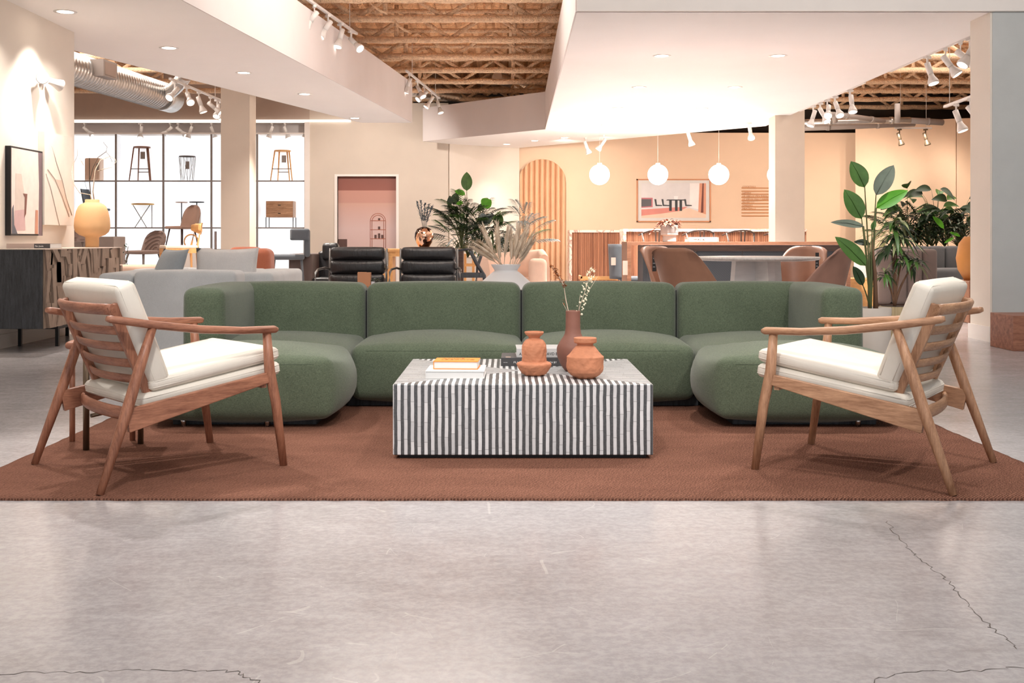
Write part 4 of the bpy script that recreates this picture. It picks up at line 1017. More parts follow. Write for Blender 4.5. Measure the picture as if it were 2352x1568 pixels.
# ================================================================== LIT SHELF WALL
M['shelf_side'] = glow('shelf_side_glow', (236, 240, 244), .2)  # faint emission stands in for panel light on dividers and boards
ds = T('display_shelf', 'large lit white cubby wall with thin dark dividers', 'shelf', (X(427, DW), DW, 0))
BX = ds.location.x; xl = [X(155 - 109.5, DW), X(153, DW), X(262, DW), X(371.5, DW), X(482.5, DW), X(588, DW), X(699, DW)]; zl = [Z(p, DW) for p in (630, 521.5, 413.5, 307)]
B().box(xl[0] - BX, xl[-1] - BX, .49, .5, 0, zl[-1]).out('lit_panel', 'lightbox', ds)
fr_ = plain('shelf_edge', (150, 144, 140), .5, var=.02)
for x_ in xl:
    d_ = B().box(x_ - BX - .02, x_ - BX + .02, .12, .49, 0, zl[-1]).out('divider', 'shelf_side', ds); B().box(x_ - BX - .022, x_ - BX + .022, .105, .12, 0, zl[-1]).out('edge_strip', fr_, d_)
for z_ in zl[:-1]:
    d_ = B().box(xl[0] - BX, xl[-1] - BX, .12, .49, z_ - .03, z_).out('shelf_board', 'shelf_side', ds); B().box(xl[0] - BX, xl[-1] - BX, .107, .12, z_ - .03, z_).out('edge_strip', fr_, d_)
B().box(xl[0] - BX, xl[-1] - BX, .08, .49, zl[-1], zl[-1] + .03).out('top_board', 'paint_white', ds)
CY = DW + .28
def bar_stool(label, x_, z0, mat, h_=.76):
    t_ = T('bar_stool', label, 'stool', (x_, CY, z0)); B().lathe([(.001, h_ - .03), (.18, h_ - .03), (.19, h_ - .015), (.18, h_), (.001, h_)], n=24, cap=False).out('seat', mat, t_)
    for sx, sy in ((-1, -1), (1, -1), (-.55, 1), (.55, 1)): B().tube([(sx * .24, sy * .13, 0), (sx * .16, sy * .07, h_ - .03)], [.013, .016], 8).out('leg', mat, t_)
    B().cyl((-.22, -.11, .26), (.22, -.11, .26), .009).cyl((-.12, .11, .2), (.12, .11, .2), .009).out('footrest', 'bronze_metal', t_)
    B().box(-.0, .1, -.1, -.095, h_ - .28, h_ - .12).out('price_tag', 'tag_grey', t_); return t_
bar_stool('dark brown round-topped stool in the top row of the lit shelf', X(326, CY), zl[2], 'brown_wood')
bar_stool('light oak round-topped stool in the top row near the column', X(649, CY), zl[2], 'oak', .68)
w_ = T('wire_table', 'round wire-legged side table in the top row of the lit shelf', 'side table', (X(430, CY), CY, zl[2])); B().lathe([(.001, .53), (.18, .53), (.18, .55), (.001, .55)], n=24, cap=False).out('top', 'dark_wood', w_)
b = B()
for i in range(14):
    a = 2 * math.pi * i / 14; g_ = 2 * math.pi * (i // 2) / 7; b.cyl((.18 * math.cos(a), .18 * math.sin(a), .53), (.14 * math.cos(g_), .14 * math.sin(g_), 0), .004, n=5)
b.out('wire_frame', 'bronze_metal', w_)['kind'] = 'stuff'; B().box(.02, .1, -.19, -.185, .25, .42).out('price_tag', 'tag_grey', w_)
cb = T('bedside_cabinet', 'rounded pale wood cabinet behind the twigs in the top row', 'cabinet', (X(216, CY), CY, zl[2])); B().box(-.17, .17, -.12, .15, 0, .5).out('body', plain('pale_pinkwood', (228, 198, 176), .6), cb, bevel=.03); B().box(-.06, -.05, -.125, -.12, 0, .5).out('door_gap', 'ink', cb); B().box(.1, .15, -.13, -.121, .23, .38).out('price_tag', 'tag_grey', cb)
ft = T('folding_table', 'round brass side table with crossed legs in the middle row', 'side table', (X(328, CY), CY, zl[1])); B().lathe([(.001, .5), (.24, .5), (.25, .515), (.24, .53), (.001, .53)], n=28, cap=False).out('top', 'brass', ft)
for p, q in (((-.22, 0, .5), (.05, .1, .0)), ((.16, 0, .5), (-.14, -.1, 0)), ((.17, .1, .5), (.17, .1, 0))): B().cyl(p, q, .008, n=8).out('leg', 'bronze_metal', ft)
for px, lb, m_, rr_ in ((414, 'thin pedestal table with pale round top in the middle row', 'tag_pale', .13), (452, 'thin pedestal table with dark round top in the middle row', 'ink', .16)):
    pt_ = T('pedestal_table', lb, 'side table', (X(px, CY), CY - (.0 if px > 430 else -.1), zl[1])); B().lathe([(.001, .55), (rr_, .55), (rr_, .57), (.001, .57)], n=24, cap=False).out('top', m_, pt_)
    B().cyl((0, 0, .0 if px < 430 else .33), (0, 0, .55), .011).out('pole', 'ink', pt_); B().cyl((0, 0, 0), (0, 0, .33 if px > 430 else .02), .09).out('base', 'grey_pot', pt_)
ch = T('drawer_chest', 'small oak chest with two drawers on thin legs in the cubby near the doorway wall', 'chest', (X(645.5, CY), CY, zl[1])); B().box(-.3, .3, -.17, .17, .22, .58).out('body', 'teak_x', ch)
for z_ in (.23, .41): 
    d_ = B().box(-.29, .29, -.18, -.171, z_, z_ + .16).out('drawer', 'teak_x', ch); B().box(-.03, .03, -.19, -.18, z_ + .07, z_ + .085).out('handle', 'ink', d_)
for sx in (-1, 1):
    for sy in (-1, 1): B().box(sx * .3 - .008, sx * .3 + .008, sy * .16 - .008, sy * .16 + .008, 0, .22).out('leg', 'ink', ch)
shell_chair('grey upholstered chair in the middle row behind the ochre vase', (X(222, CY), CY, zl[1]), R(70), .42, .42, .46, 'blue_grey_fabric', 'blue_grey_fabric', round_top=False, taper=.9, name='upholstered_chair', seat_d=.42)
o = T('small_frame_chair', 'pale framed chair half hidden by the beige column in the bottom row', 'chair', (X(497, CY), CY, zl[0])); B().box(-.04, .0, 0, .04, 0, .95).box(.1, .14, 0, .04, 0, .95).box(-.04, .14, 0, .04, .5, .56).out('frame', 'taupe_fabric', o)

# ================================================================== CENTRE
# dark sofa and black leather chairs
dk_ = T('dark_sofa', 'dark brown leather sofa beside the black leather chair', 'sofa', (X(712, 14.3), 14.3, 0))
B().rbox((-.1, .3, .4), (.30, .9, .72), .02, 4).out('armrest', 'dark_leather', dk_); B().rbox((.18, .55, .42), (.30, .3, .74), .04, 5).out('backrest', 'black_leather', dk_); B().rbox((.2, .45, .78), (.22, .16, .24), .05, 5).out('cushion', 'black_leather', dk_); B().rbox((.2, .15, .25), (.3, .55, .4), .04, 5).out('seat', 'black_leather', dk_)
M['dark_steel'] = plain('dark_steel', (110, 108, 106), .3, .9)
def roll_chair(label, x_, Y_):
    t_ = T('leather_lounger', label, 'armchair', (x_, Y_, 0), 0, 'black leather armchairs behind the green sofa')
    hs = [(.86, .14, .05), (.71, .155, .03), (.55, .16, .0), (.40, .14, -.02)]
    for i, (z_, h_, dy) in enumerate(hs): B().rbox((0, .30 + dy, z_ - h_ / 2 - .01), (.64, .10, h_ + .01), .045, 8, (0, .03, .006)).out('back_cushion', 'black_leather', t_)
    for i in range(3): B().rbox((0, .18 - i * .17, .36), (.64, .18, .11), .05, 6, (0, 0, .02)).out('seat_cushion', 'black_leather', t_)
    for s in (-1, 1): B().tube([(s * .33, .34, .60), (s * .36, .22, .62), (s * .385, -.1, .61), (s * .39, -.22, .58), (s * .39, -.28, .48), (s * .39, -.28, .03), (s * .38, .3, .015)], .013, 10).out('tubular_frame', 'dark_steel', t_)
    B().tube([(-.33, .35, .25), (-.33, .4, .84)], .012).tube([(.33, .35, .25), (.33, .4, .84)], .012).out('back_frame', 'dark_steel', t_)
    B().cyl((-.38, .3, .015), (.38, .3, .015), .013).out('floor_bar', 'steel', t_)
    return t_
roll_chair('black leather armchair with padded rolls, the one beside the dark sofa', X(815, 12.5), 12.4)
roll_chair('black leather armchair with padded rolls, the one in front of the spotted vase', X(981, 12.5), 12.4)
# pine console
pc = T('console_table', 'honey pine console table behind the black leather armchairs', 'table', (X(968, 16), 16, 0)); hw_ = .60
B().box(-hw_, hw_, -.22, .22, .765, .81).out('top', 'oak_x', pc, bevel=.008); B().box(-hw_ + .02, hw_ - .02, -.2, .2, .70, .765).out('apron', 'oak_x', pc)
for sx in (-1, 1): B().box(sx * (hw_ - .12) - .08, sx * (hw_ - .12) + .08, -.2, .2, 0, .70).out('leg', 'oak', pc)
bv = B().lathe([(r * 16 / FPX, z * 16 / FPX) for r, z in ((0, 0), (8, 0), (11, 3), (18, 14), (22, 26), (21, 36), (16, 45), (9, 49), (6, 50), (5, 49), (4, 44))], n=40, cap=False).out('ball_vase', 'mirror_gold'); bv.location = (X(974, 15.9), 15.9, .81); tag(bv, 'round copper and dark brown lustre vase on the pine console', 'vase')
for i, (px, py) in enumerate(((957, 463), (966, 462), (976, 468), (985, 470), (993, 474))):
    th_ = T('thistle_stem', 'grey-blue dried thistle stem in the copper spotted vase', 'dried flower', (X(974, 15.9), 15.9, .81 + .28), 0, 'thistle stems in the copper vase')
    tip = W(px, py, 15.9 + (i % 3 - 1) * .05) - th_.location; B().tube([V((0, 0, -.1)), tip * .5 + V((0, 0, .03)), tip], .004, 5).out('stalk', 'thistle', th_)
    b = B()
    for k_ in range(90):
        p = tip * rnd.uniform(.3, 1.0); b.leaf(p, (rnd.uniform(-1, 1), rnd.uniform(-1, 1), rnd.uniform(.2, 1.2)), .05, .012, n=2)
    b.out('spines', 'thistle', th_)['kind'] = 'stuff'
# black woven chair
bc = T('woven_armchair', 'black bentwood armchair with woven seat behind the white floor vase', 'armchair', (X(1085, 13.6), 13.6, 0))
B().sweep([(-.22, .25, .79), (-.2, -.2, .81), (.05, -.26, .84), (.2, -.26, .86)], .05, .028, n=8).out('armrest', 'black_wood', bc)
B().tube([(-.02, -.25, .81), (.06, -.22, .65), (.15, -.15, .5), (.17, -.1, .3), (.12, -.05, 0)], .024, 8).tube([(.14, .2, .85), (.06, .1, .6), (.03, .05, .3), (.0, .1, 0)], .018, 8).out('leg', 'black_wood', bc)
B().box(-.26, .13, -.2, .25, .50, .53).out('seat', plain('woven_dark', (70, 62, 54), .8, var=.2, vs=60), bc); B().box(-.28, .15, -.24, -.2, .48, .54).out('seat_rail', 'black_wood', bc)
B().tube([(-.2, .22, 0), (-.2, .22, .8)], .016, 8).tube([(-.22, -.2, 0), (-.22, -.2, .5)], .018, 8).out('leg', 'black_wood', bc)
block('dark_cabinet', 'narrow dark brown stand hidden behind the leather armchair', 'cabinet', X(1046, 15), X(1064, 15), 15, 15.3, 0, .80, 'dark_wood')
lt = T('oak_stool_table', 'light oak open side table behind the black woven chair', 'side table', (X(1088, 17.5), 17.5, 0)); B().box(-.15, .16, -.2, .2, .52, .56).out('top', 'oak_x', lt)
for sx in (-.13, .0, .12): B().box(sx - .02, sx + .02, -.18, -.14, 0, .72 if sx < .1 else .52).out('leg', 'oak', lt)
for px, lb in ((884, 'grey paper tag hanging beside the pine console leg'), (1047, 'grey paper tag hanging behind the second armchair')):
    o = B().box(-.045, .045, 0, .002, -.2, 0).out('hanging_tag', 'tag_grey'); o.location = (X(px, 15.7), 15.76, .76); tag(o, lb, 'price tag')
# white floor vase with pampas
fv = (X(1162, 9.0), 9.0, 0)
vase('floor_vase', 'large white ceramic floor vase with flared rim behind the green sofa', fv, [(.001, 0), (.16, 0), (.22, .05), (.27, .2), (.29, .40), (.27, .50), (.20, .60), (.115, .675), (.094, .69), (.097, .70), (.12, .737), (.121, .743), (.115, .743), (.085, .70), (.08, .6)], 'white_ceramic', 56)
def PV(px, py, dy=0): return W(px, py, 9.0 + dy) - V(fv)
pl_ = [((1156, 610), (1140, 590), (1085, 555), 5), ((1150, 612), (1120, 585), (1079, 565), 7), ((1153, 612), (1135, 575), (1098, 553), 5), ((1148, 608), (1122, 560), (1107, 521), 6.5), ((1152, 610), (1142, 560), (1141, 514), 6), ((1158, 612), (1160, 560), (1170, 526), 6), ((1149, 612), (1146, 575), (1143, 540), 5), ((1172, 612), (1178, 570), (1171, 536), 6), ((1176, 610), (1186, 560), (1192, 521), 6.5), ((1180, 612), (1196, 570), (1215, 526), 6.5), ((1182, 612), (1204, 570), (1228, 536), 6), ((1186, 612), (1206, 580), (1231, 548), 5.5), ((1178, 612), (1190, 575), (1206, 530), 5), ((1187, 612), (1206, 590), (1222, 556), 5), ((1168, 612), (1180, 580), (1184, 545), 5)]
for i, (a, m_, c, wd_) in enumerate(pl_):
    o = T('pampas_plume', 'feathery cream pampas plume in the white floor vase', 'dried grass', fv, 0, 'pampas plumes in the white floor vase'); dy = (i % 5 - 2) * .035
    pts = [PV(*a) + V((0, 0, -.22))] + bez(PV(*a), PV(m_[0], m_[1], dy), PV(c[0], c[1], dy * 1.6), 14); s_ = 9 / FPX
    B().tube(pts[:9], .003, 5).out('stalk', 'twig_pale', o)
    b = B(); k0 = 4; seg = pts[k0:]; n_ = len(seg); b.tube(seg, [max(.0015, wd_ * s_ * .7 * math.sin(math.pi * min(1, (j + .4) / n_)) ** .7) for j in range(n_)], 8)
    for k_ in range(190):
        t_ = rnd.random() ** .9 * (n_ - 1.01); j = int(t_); p = seg[j].lerp(seg[j + 1], t_ - j); d = (seg[j + 1] - seg[j]).normalized(); sd, u, _ = frame(d); a_ = rnd.uniform(0, 6.28); dirn = d * 1.6 + (sd * math.cos(a_) + u * math.sin(a_)) * .55
        b.leaf(p + (sd * math.cos(a_) + u * math.sin(a_)) * wd_ * s_ * .4, dirn, wd_ * s_ * 2.6, .004, n=2, droop=.1)
    b.out('feathers', 'plume', o)['kind'] = 'stuff'
# small table with carton and tiny plant
stt = T('occasional_table', 'low side table close behind the green sofa back', 'side table', (X(852, 8.3), 8.3, 0)); B().rbox((0, 0, .575), (.5, .4, .03), .01, 3).out('top', 'brown_wood', stt)
for sx in (-1, 1):
    for sy in (-1, 1): B().cyl((sx * .2, sy * .15, 0), (sx * .2, sy * .15, .565), .014, n=8).out('leg', 'brown_wood', stt)
o = B().box(-.049, .049, -.03, .03, 0, .108).box(-.047, .02, -.028, -.02, .1, .112).out('cardboard_box', 'carton', bevel=.002); o.location = (X(837, 8.3), 8.3, .59); tag(o, 'small brown cardboard box behind the green sofa', 'box')
o = T('tiny_potted_plant', 'tiny grey-leaved plant in a white cup beside the cardboard box', 'plant', (X(857, 8.35), 8.32, .59)); B().lathe([(.001, 0), (.018, 0), (.02, .04), (.018, .04), (.016, .03), (.001, .03)], n=16, cap=False).out('pot', 'white_ceramic', o)
b = B()
for i in range(120):
    a = rnd.uniform(0, 6.28); b.leaf((rnd.uniform(-.05, .05), rnd.uniform(-.03, .03), .03 + rnd.uniform(0, .025)), (math.cos(a), math.sin(a), rnd.uniform(.2, 1)), .03, .008, n=2)
b.out('foliage', 'leaf_dark', o)
# curved beige armchair
ba = T('curved_armchair', 'rounded blush beige armchair before the arched niche', 'armchair', (X(1205, 15), 15, 0))
B().sweep([(-.55, -.35, .38), (-.58, .1, .38), (-.35, .4, .38), (0, .45, .38), (.24, .25, .38), (.26, -.15, .38)], .16, [.62, .66, .76, .82, .86, .72], n=14, power=4).out('backrest', 'beige_fabric', ba)
B().rbox((-.15, 0, .3), (.7, .6, .25), .07, 6).out('seat', 'beige_fabric', ba); B().rbox((.17, -.28, .36), (.24, .3, .66), .07, 6).out('armrest', 'beige_fabric', ba)
# ================================================================== BACK WALL, BAR
# arched niche with fluted panel
nx = X(1245, PW); nw = 55 * PW / FPX; nzb = .05; nt = Z(366, PW)
ni = T('arched_panel', 'tall arched fluted peach niche in the peach wall', 'wall panel', (nx, PW - .012, 0))
def arch(hw, top, k=16): return [(-hw, 0)] + [(-hw * math.cos(math.pi * i / k), top - hw + hw * math.sin(math.pi * i / k)) for i in range(k + 1)] + [(hw, 0)]
b = B(); ou, inn = arch(nw + .025, nt + .025), arch(nw, nt)
for i in range(len(ou) - 1):
    q = [ou[i], ou[i + 1], inn[i + 1], inn[i]]; f = [b.b.verts.new((x_, -.035, z_)) for x_, z_ in q]; g = [b.b.verts.new((x_, 0, z_)) for x_, z_ in q]
    b.q(f); b.q([f[0], g[0], g[1], f[1]]); b.q([f[3], f[2], g[2], g[3]])
b.out('arch_rim', 'paint_peach', ni)
b = B(); N = 9; step = 2 * nw / N
for i in range(N):
    rows = []
    for j in range(9):
        u = j / 8; x_ = -nw + step * (i + u); top = nt - nw + math.sqrt(max(0, nw * nw - x_ * x_)); d_ = .004 + .101 * (1 - math.sin(math.pi * u) ** .8)
        rows.append((b.b.verts.new((x_, -.11 + d_, 0)), b.b.verts.new((x_, -.11 + d_, top))))
    for p, q in zip(rows, rows[1:]): b.q([p[0], q[0], q[1], p[1]], True)
b.out('fluted_panel', 'curtain', ni)
# globes
for px, lb in ((1377, 'lit white globe pendant, the one closest to the arched niche'), (1511, 'lit white globe pendant in front of the framed picture'), (1651, 'lit white globe pendant between picture and letter board'), (1786, 'lit white globe pendant mostly hidden by the square column')):
    Yg = 20; g_ = T('globe_pendant', lb, 'pendant lamp', (X(px, Yg), Yg, Z(401, Yg)), 0, 'globe pendants over the bar')
    B().ball((0, 0, 0), .185, 32, 20).out('glass_globe', 'globe', g_); B().cyl((0, 0, .18), (0, 0, .21), .04).out('cap', 'white_metal', g_)
    B().cyl((0, 0, .2), (0, 0, (SOF if g_.location.x < 4.8 else ROOF) - g_.location.z), .0025, n=6).out('cable', 'white_metal', g_)
    l = bpy.data.lights.new('globe_light', 'POINT'); l.energy = 55; l.color = (1, .87, .74); l.shadow_soft_size = .19; lo_ = bpy.data.objects.new('globe_light', l); COL.objects.link(lo_); lo_.location = (g_.location.x, Yg - .0, g_.location.z - .22)
# framed picture
pf = T('framed_picture', 'wide framed dining room photograph on the peach wall', 'picture', (X(1547, PW), PW - .001, Z(460.5, PW)))
hw_, hh = 85 * PW / FPX, 49.5 * PW / FPX
B().box(-hw_, hw_, -.04, 0, -hh, -hh + .03).box(-hw_, hw_, -.04, 0, hh - .03, hh).box(-hw_, -hw_ + .03, -.04, 0, -hh, hh).box(hw_ - .03, hw_, -.04, 0, -hh, hh).out('frame', plain('frame_tan', (206, 142, 100), .5), pf)
B().box(-hw_ + .03, hw_ - .03, -.02, 0, -hh + .03, hh - .03).out('mat_board', 'paper', pf)
iw, ih = hw_ - .11, hh - .10
def fl(nm, rgb, pl, lvl): 
    b = B(); b.poly([(-iw + u * 2 * iw, -.021 - .0007 * lvl, -ih + v * 2 * ih) for u, v in pl]); b.out(nm, plain('print_%d_%d_%d' % rgb, rgb, .7, var=.04), pf, recalc=False)
fl('print_wall', (228, 226, 228), [(0, 0), (1, 0), (1, 1), (0, 1)], 1)
fl('print_floor', (242, 212, 190), [(0, 0), (1, 0), (1, .1), (.75, .28), (0, .25)], 2); fl('print_floor', (224, 148, 138), [(0, .06), (.3, .12), (.6, .2), (.72, .32), (.5, .3), (0, .24)], 3)
fl('print_fireplace', (198, 120, 130), [(0, .29), (.175, .31), (.175, .58), (0, .58)], 4); fl('print_fireplace', (100, 100, 104), [(0, .32), (.155, .34), (.155, .54), (0, .54)], 5)
fl('print_curtain', (224, 160, 132), [(.88, .17), (1, .1), (1, 1), (.90, 1)], 4); fl('print_curtain', (120, 70, 62), [(.92, .15), (.96, .15), (.965, 1), (.945, 1)], 5); fl('print_light', (250, 244, 244), [(.75, .3), (.88, .25), (.9, 1), (.75, 1)], 3)
for x_ in (.43, .52, .59): fl('print_table_leg', (62, 66, 70), [(x_, .2), (x_ + .04, .2), (x_ + .04, .5), (x_, .5)], 6)
fl('print_table_top', (62, 66, 70), [(.38, .5), (.68, .5), (.66, .53), (.4, .53)], 7); fl('print_vase', (244, 244, 246), [(.51, .53), (.56, .53), (.57, .63), (.5, .63)], 7)
for x_ in (.22, .33, .68): fl('print_chair', (70, 74, 78), [(x_, .34), (x_ + .1, .34), (x_ + .1, .37), (x_ + .02, .38), (x_ + .01, .54), (x_ - .02, .54)], 6)
# letter board
lb_ = T('letter_board', 'slim brass rail letter board with menu lines on the peach wall', 'letter board', (X(1703, PW), PW, 0))
lines = ['COCKTAILS', '', 'NIMBLE', 'LE VIEUX PIN RIESLING', 'LE VIEUX PIN CABERNET', 'PROSECCO', 'CAESARS', 'MEATBALLS', '', '']
for i, s in enumerate(lines):
    z_ = Z(431.5 + i * 7.1, PW); B().box(0, .95, -.02, 0, z_ - .012, z_ + .006).out('rail', 'ink_gold', lb_)
    if s: text(s, .055, 'lettering', 'ink_gold', lb_, (.02, -.021, z_ + .008), (R(90), 0, 0), .034 * len(s))
# bars
def counter(label, x0, x1, Y_, h_, d_=.7):
    t_ = T('bar_counter', label, 'bar counter', (x0, Y_, 0)); L = x1 - x0
    B().box(0, .05, -.01, d_, 0, h_ - .0501).box(0, L, -.01, d_, h_ - .05, h_).out('marble_slab', 'marble', t_); B().box(.05, L, .03, d_, 0, h_ - .05).out('slatted_front', 'slat_wood', t_); return t_
counter('slatted wood bar counter with marble edge beside the arched niche', X(1308, 22.5), X(1440, 22.5), 22.5, 1.137)
counter('longer slatted bar counter with marble top behind the wishbone stools', X(1432, 20.4), X(1853, 20.4), 20.4, 1.14)
def wishbone(label, x_):
    t_ = T('wishbone_stool', label, 'bar stool', (x_, 19.0, 0), 0, 'dark wishbone stools at the bar')
    B().sweep([(-.27, .28, 1.02), (-.24, .1, 1.05), (-.13, -.08, 1.09), (0, -.13, 1.1), (.13, -.08, 1.09), (.24, .1, 1.05), (.27, .28, 1.02)], .035, .026, n=8).out('top_rail', 'dark_wood', t_)
    B().bar((-.02, -.1, .72), (-.035, -.12, 1.09), .02, .05).bar((.02, -.1, .72), (.035, -.12, 1.09), .02, .05).out('back_splat', 'dark_wood', t_)
    B().rbox((0, .05, .70), (.46, .4, .05), .02, 4).out('seat', 'black_leather', t_)
    for sx in (-1, 1): B().tube([(sx * .22, -.18, 0), (sx * .19, -.1, .7), (sx * .24, .08, 1.05)], [.016, .019, .014], 8).out('leg', 'dark_wood', t_); B().tube([(sx * .22, .26, 0), (sx * .2, .22, .7)], .016, 8).out('leg', 'dark_wood', t_)
    B().bar((-.2, .24, .3), (.2, .24, .3), .02, .03).out('footrest', 'dark_wood', t_); return t_
for px, s in ((1508, 'the one behind the ribbed white planter'), (1610, 'the one behind the white book'), (1703, 'the one below the letter board'), (1800, 'the one cut by the square column')): wishbone('dark wishbone bar stool at the slatted counter, ' + s, X(px, 19.0))
# walnut table, black sideboard in front
wt = T('waterfall_table', 'long walnut counter table with waterfall end behind the black sideboard', 'table', (X(1434, 13.4), 13.4, 0)); L = X(1936, 13.4) - X(1434, 13.4)
B().box(0, L, -.3, .3, .875, .918).out('top', 'brown_wood', wt); B().box(0, .05, -.3, .3, 0, .875).box(L - .05, L, -.3, .3, 0, .875).out('end_panel', 'brown_wood', wt); B().box(.05, .22, -.28, .28, .3, .32).box(.2, .22, -.3, .3, 0, .87).out('inner_shelf', 'ink', wt)
sbk = T('black_credenza', 'black wood credenza with mitred frame and herringbone doors behind the round table', 'credenza', (X(1477, 12.5), 12.5, 0)); L = X(1937, 12.5) - X(1477, 12.5); H_ = .882
B().box(0, L, 0, .45, H_ - .07, H_).out('top', 'dark_wood', sbk); B().box(0, .09, 0, .45, .1, H_ - .07).box(L - .09, L, 0, .45, .1, H_ - .07).box(.09, L - .09, .1, .45, .1, .16).out('frame', 'black_wood', sbk)
for i in range(4): 
    w4 = (L - .18) / 4; B().box(.09 + w4 * i + .004, .09 + w4 * (i + 1) - .004, .05, .09, .16, H_ - .07).out('door', 'herring', sbk)
B().box(.1, L - .1, .1, .42, 0, .1).out('base', 'ink', sbk)
WTZ = .918
bk = book('white book with black serif title on the walnut counter table', (X(1612, 13.25), 13.28, WTZ), R(-2), .375, .27, .055, 'paper')
B().box(-.1875, -.165, -.137, -.135, 0, .055).box(.165, .1875, -.137, -.135, 0, .055).out('corner_band', 'tag_grey', bk)
text('PRADA', .03, 'title', 'ink', bk, (-.11, -.1365, .017), (R(90), 0, 0), .13); text('CATWALK', .012, 'subtitle', 'ink', bk, (.06, -.1365, .022), (R(90), 0, 0), .065)
s_ = 13.3 / FPX; pp = (X(1539, 13.3), 13.35, WTZ)
po = T('potted_plant', 'white ribbed planter with mauve trailing leaves on the walnut table', 'plant', pp)
pr = [(.001, 0)]; 
for i in range(9): z_ = i * 2.6; r_ = 15 if z_ < 14 else 19.5; pr += [(r_ * s_, z_ * s_), (r_ * s_ + .004, (z_ + 1.3) * s_)]
pr = [(r, z) for r, z in pr]; z0_ = 20 * s_
for i in range(7): pr += [(20 * s_, z0_ + i * 2.8 * s_ + .003), (20 * s_ + .004, z0_ + (i * 2.8 + 1.4) * s_)]
pr.append((.001, pr[-1][1])); B().lathe(pr, n=32, cap=False).out('pot', 'white_pot', po)
b = B(); ph = pr[-1][1]
for i in range(150):
    a = rnd.uniform(0, 6.28); r_ = rnd.uniform(0, .12); b.leaf((r_ * math.cos(a), r_ * math.sin(a), ph + rnd.uniform(-.02, .07) * (1 - r_ * 3)), (math.cos(a), math.sin(a), rnd.uniform(-.4, .8)), rnd.uniform(.04, .08), .035, n=3, droop=.5)
for k_ in range(16): b.leaf((-.13 - k_ * .006, rnd.uniform(-.03, .03), ph - .01 - k_ * .006), (-1, rnd.uniform(-1, 1), rnd.uniform(-.6, .5)), .05, .028, n=3)
b.out('foliage', 'leaf_mauve', po)
# grey chair & low wooden table by the bar
shell_chair('slate grey upholstered chair beside the end of the walnut table', (X(1421, 14.4) + .22, 14.3, 0), R(90), .40, .46, .45, 'blue_grey_fabric', 'oak', round_top=False, taper=.96, name='upholstered_chair', thick=.1, lean=.02)
lo = T('low_oak_table', 'low honey oak tray table in front of the slatted counter', 'table', (X(1385, 15.0), 15.0, 0)); B().box(-.32, .3, -.25, .25, .40, .42).box(-.32, .3, -.25, -.23, .42, .45).box(-.32, -.3, -.25, .25, .42, .45).out('top', 'oak_x', lo)
for sx in (-.28, .26):
    for sy in (-.2, .2): B().box(sx - .02, sx + .02, sy - .02, sy + .02, 0, .40).out('leg', 'oak', lo)
for px, py, Y_, h_, lb in ((1409, 600, 14.1, .1, 'small beige tag hanging on the slate grey chair'), (1436, 615, 13.096, .17, 'pale tag hanging from the walnut table end')):
    o = B().box(-.03, .03, 0, .002, -h_ / 2, h_ / 2).out('hanging_tag', 'tag_pale'); o.location = W(px, py, Y_); tag(o, lb, 'price tag')
# round table and leather chairs
rt = T('round_table', 'round speckled stone dining table on a pale crossed base', 'table', (X(1737, 10), 10, 0))
B().lathe([(.001, .755), (.5, .755), (.555, .765), (.565, .778), (.56, .79), (.001, .79)], n=64, cap=False).out('top', 'stone', rt)
for a in (20, 110):
    Mx = Matrix.Rotation(R(a), 4, 'Z') @ Matrix.Rotation(R(90), 4, 'X'); B().prism([(-.30, 0), (.30, 0), (.235, .755), (-.235, .755)], -.035, .035, Mx).out('base_slab', 'pale_table', rt)
def bucket(label, x_, Y_, rz, mat='tan_leather', k=1.0):
    t_ = T('leather_chair', label, 'chair', (x_, Y_, 0), R(rz), 'leather bucket chairs at the round table')
    b = B(); rows = []; m, n = 12, 14
    for i in range(m + 1):
        v = i / m; row = []
        for j in range(n + 1):
            a = -1 + 2 * j / n; hw2 = .285 - .085 * v ** 1.6; y_ = .24 + .10 * v - .24 * abs(a) ** 2.2 * (1 - v) ** .8 - .03 * a * a
            zt = .44 + .44 * v * (1 - .10 * abs(a) ** 5); row.append(V((a * hw2, y_, zt)))
        rows.append(row)
    F_ = [[b.b.verts.new(p) for p in r_] for r_ in rows]; G = [[b.b.verts.new(p * 1 + V((p.x * .06, .028, 0))) for p in r_] for r_ in rows]
    for i in range(m):
        for j in range(n): b.q([F_[i][j], F_[i][j + 1], F_[i + 1][j + 1], F_[i + 1][j]], True); b.q([G[i][j + 1], G[i][j], G[i + 1][j], G[i + 1][j + 1]], True)
        for j in (0, n): b.q([F_[i][j], F_[i + 1][j], G[i + 1][j], G[i][j]], True)
    for j in range(n): b.q([F_[m][j], F_[m][j + 1], G[m][j + 1], G[m][j]], True); b.q([F_[0][j], F_[0][j + 1], G[0][j + 1], G[0][j]], True)
    b.out('shell_back', mat, t_); B().rbox((0, 0, .43), (.50, .48, .07), .03, 6, (0, 0, .01)).out('seat', mat, t_)
    for sx in (-1, 1):
        for sy in (-1, 1): B().tube([(sx * .24, sy * .24, 0), (sx * .15, sy * .15, .41)], [.01, .015], 8).out('leg', 'black_metal', t_)
    return t_
bucket('tan leather bucket chair with its back turned, at the table end near the walnut table', X(1592, 9.3), 9.15, 137)
bucket('tan leather bucket chair peeking out behind the chair with its back turned', X(1560, 10.8), 10.8, 37)
bucket('brown leather bucket chair on the far side of the round table near the tall plant', X(1826, 10.9), 10.9, -35)
bucket('rosy tan leather bucket chair turned sideways, right beside the tall potted plant', X(1852, 9.4), 9.3, -132, 'tan_leather_b')
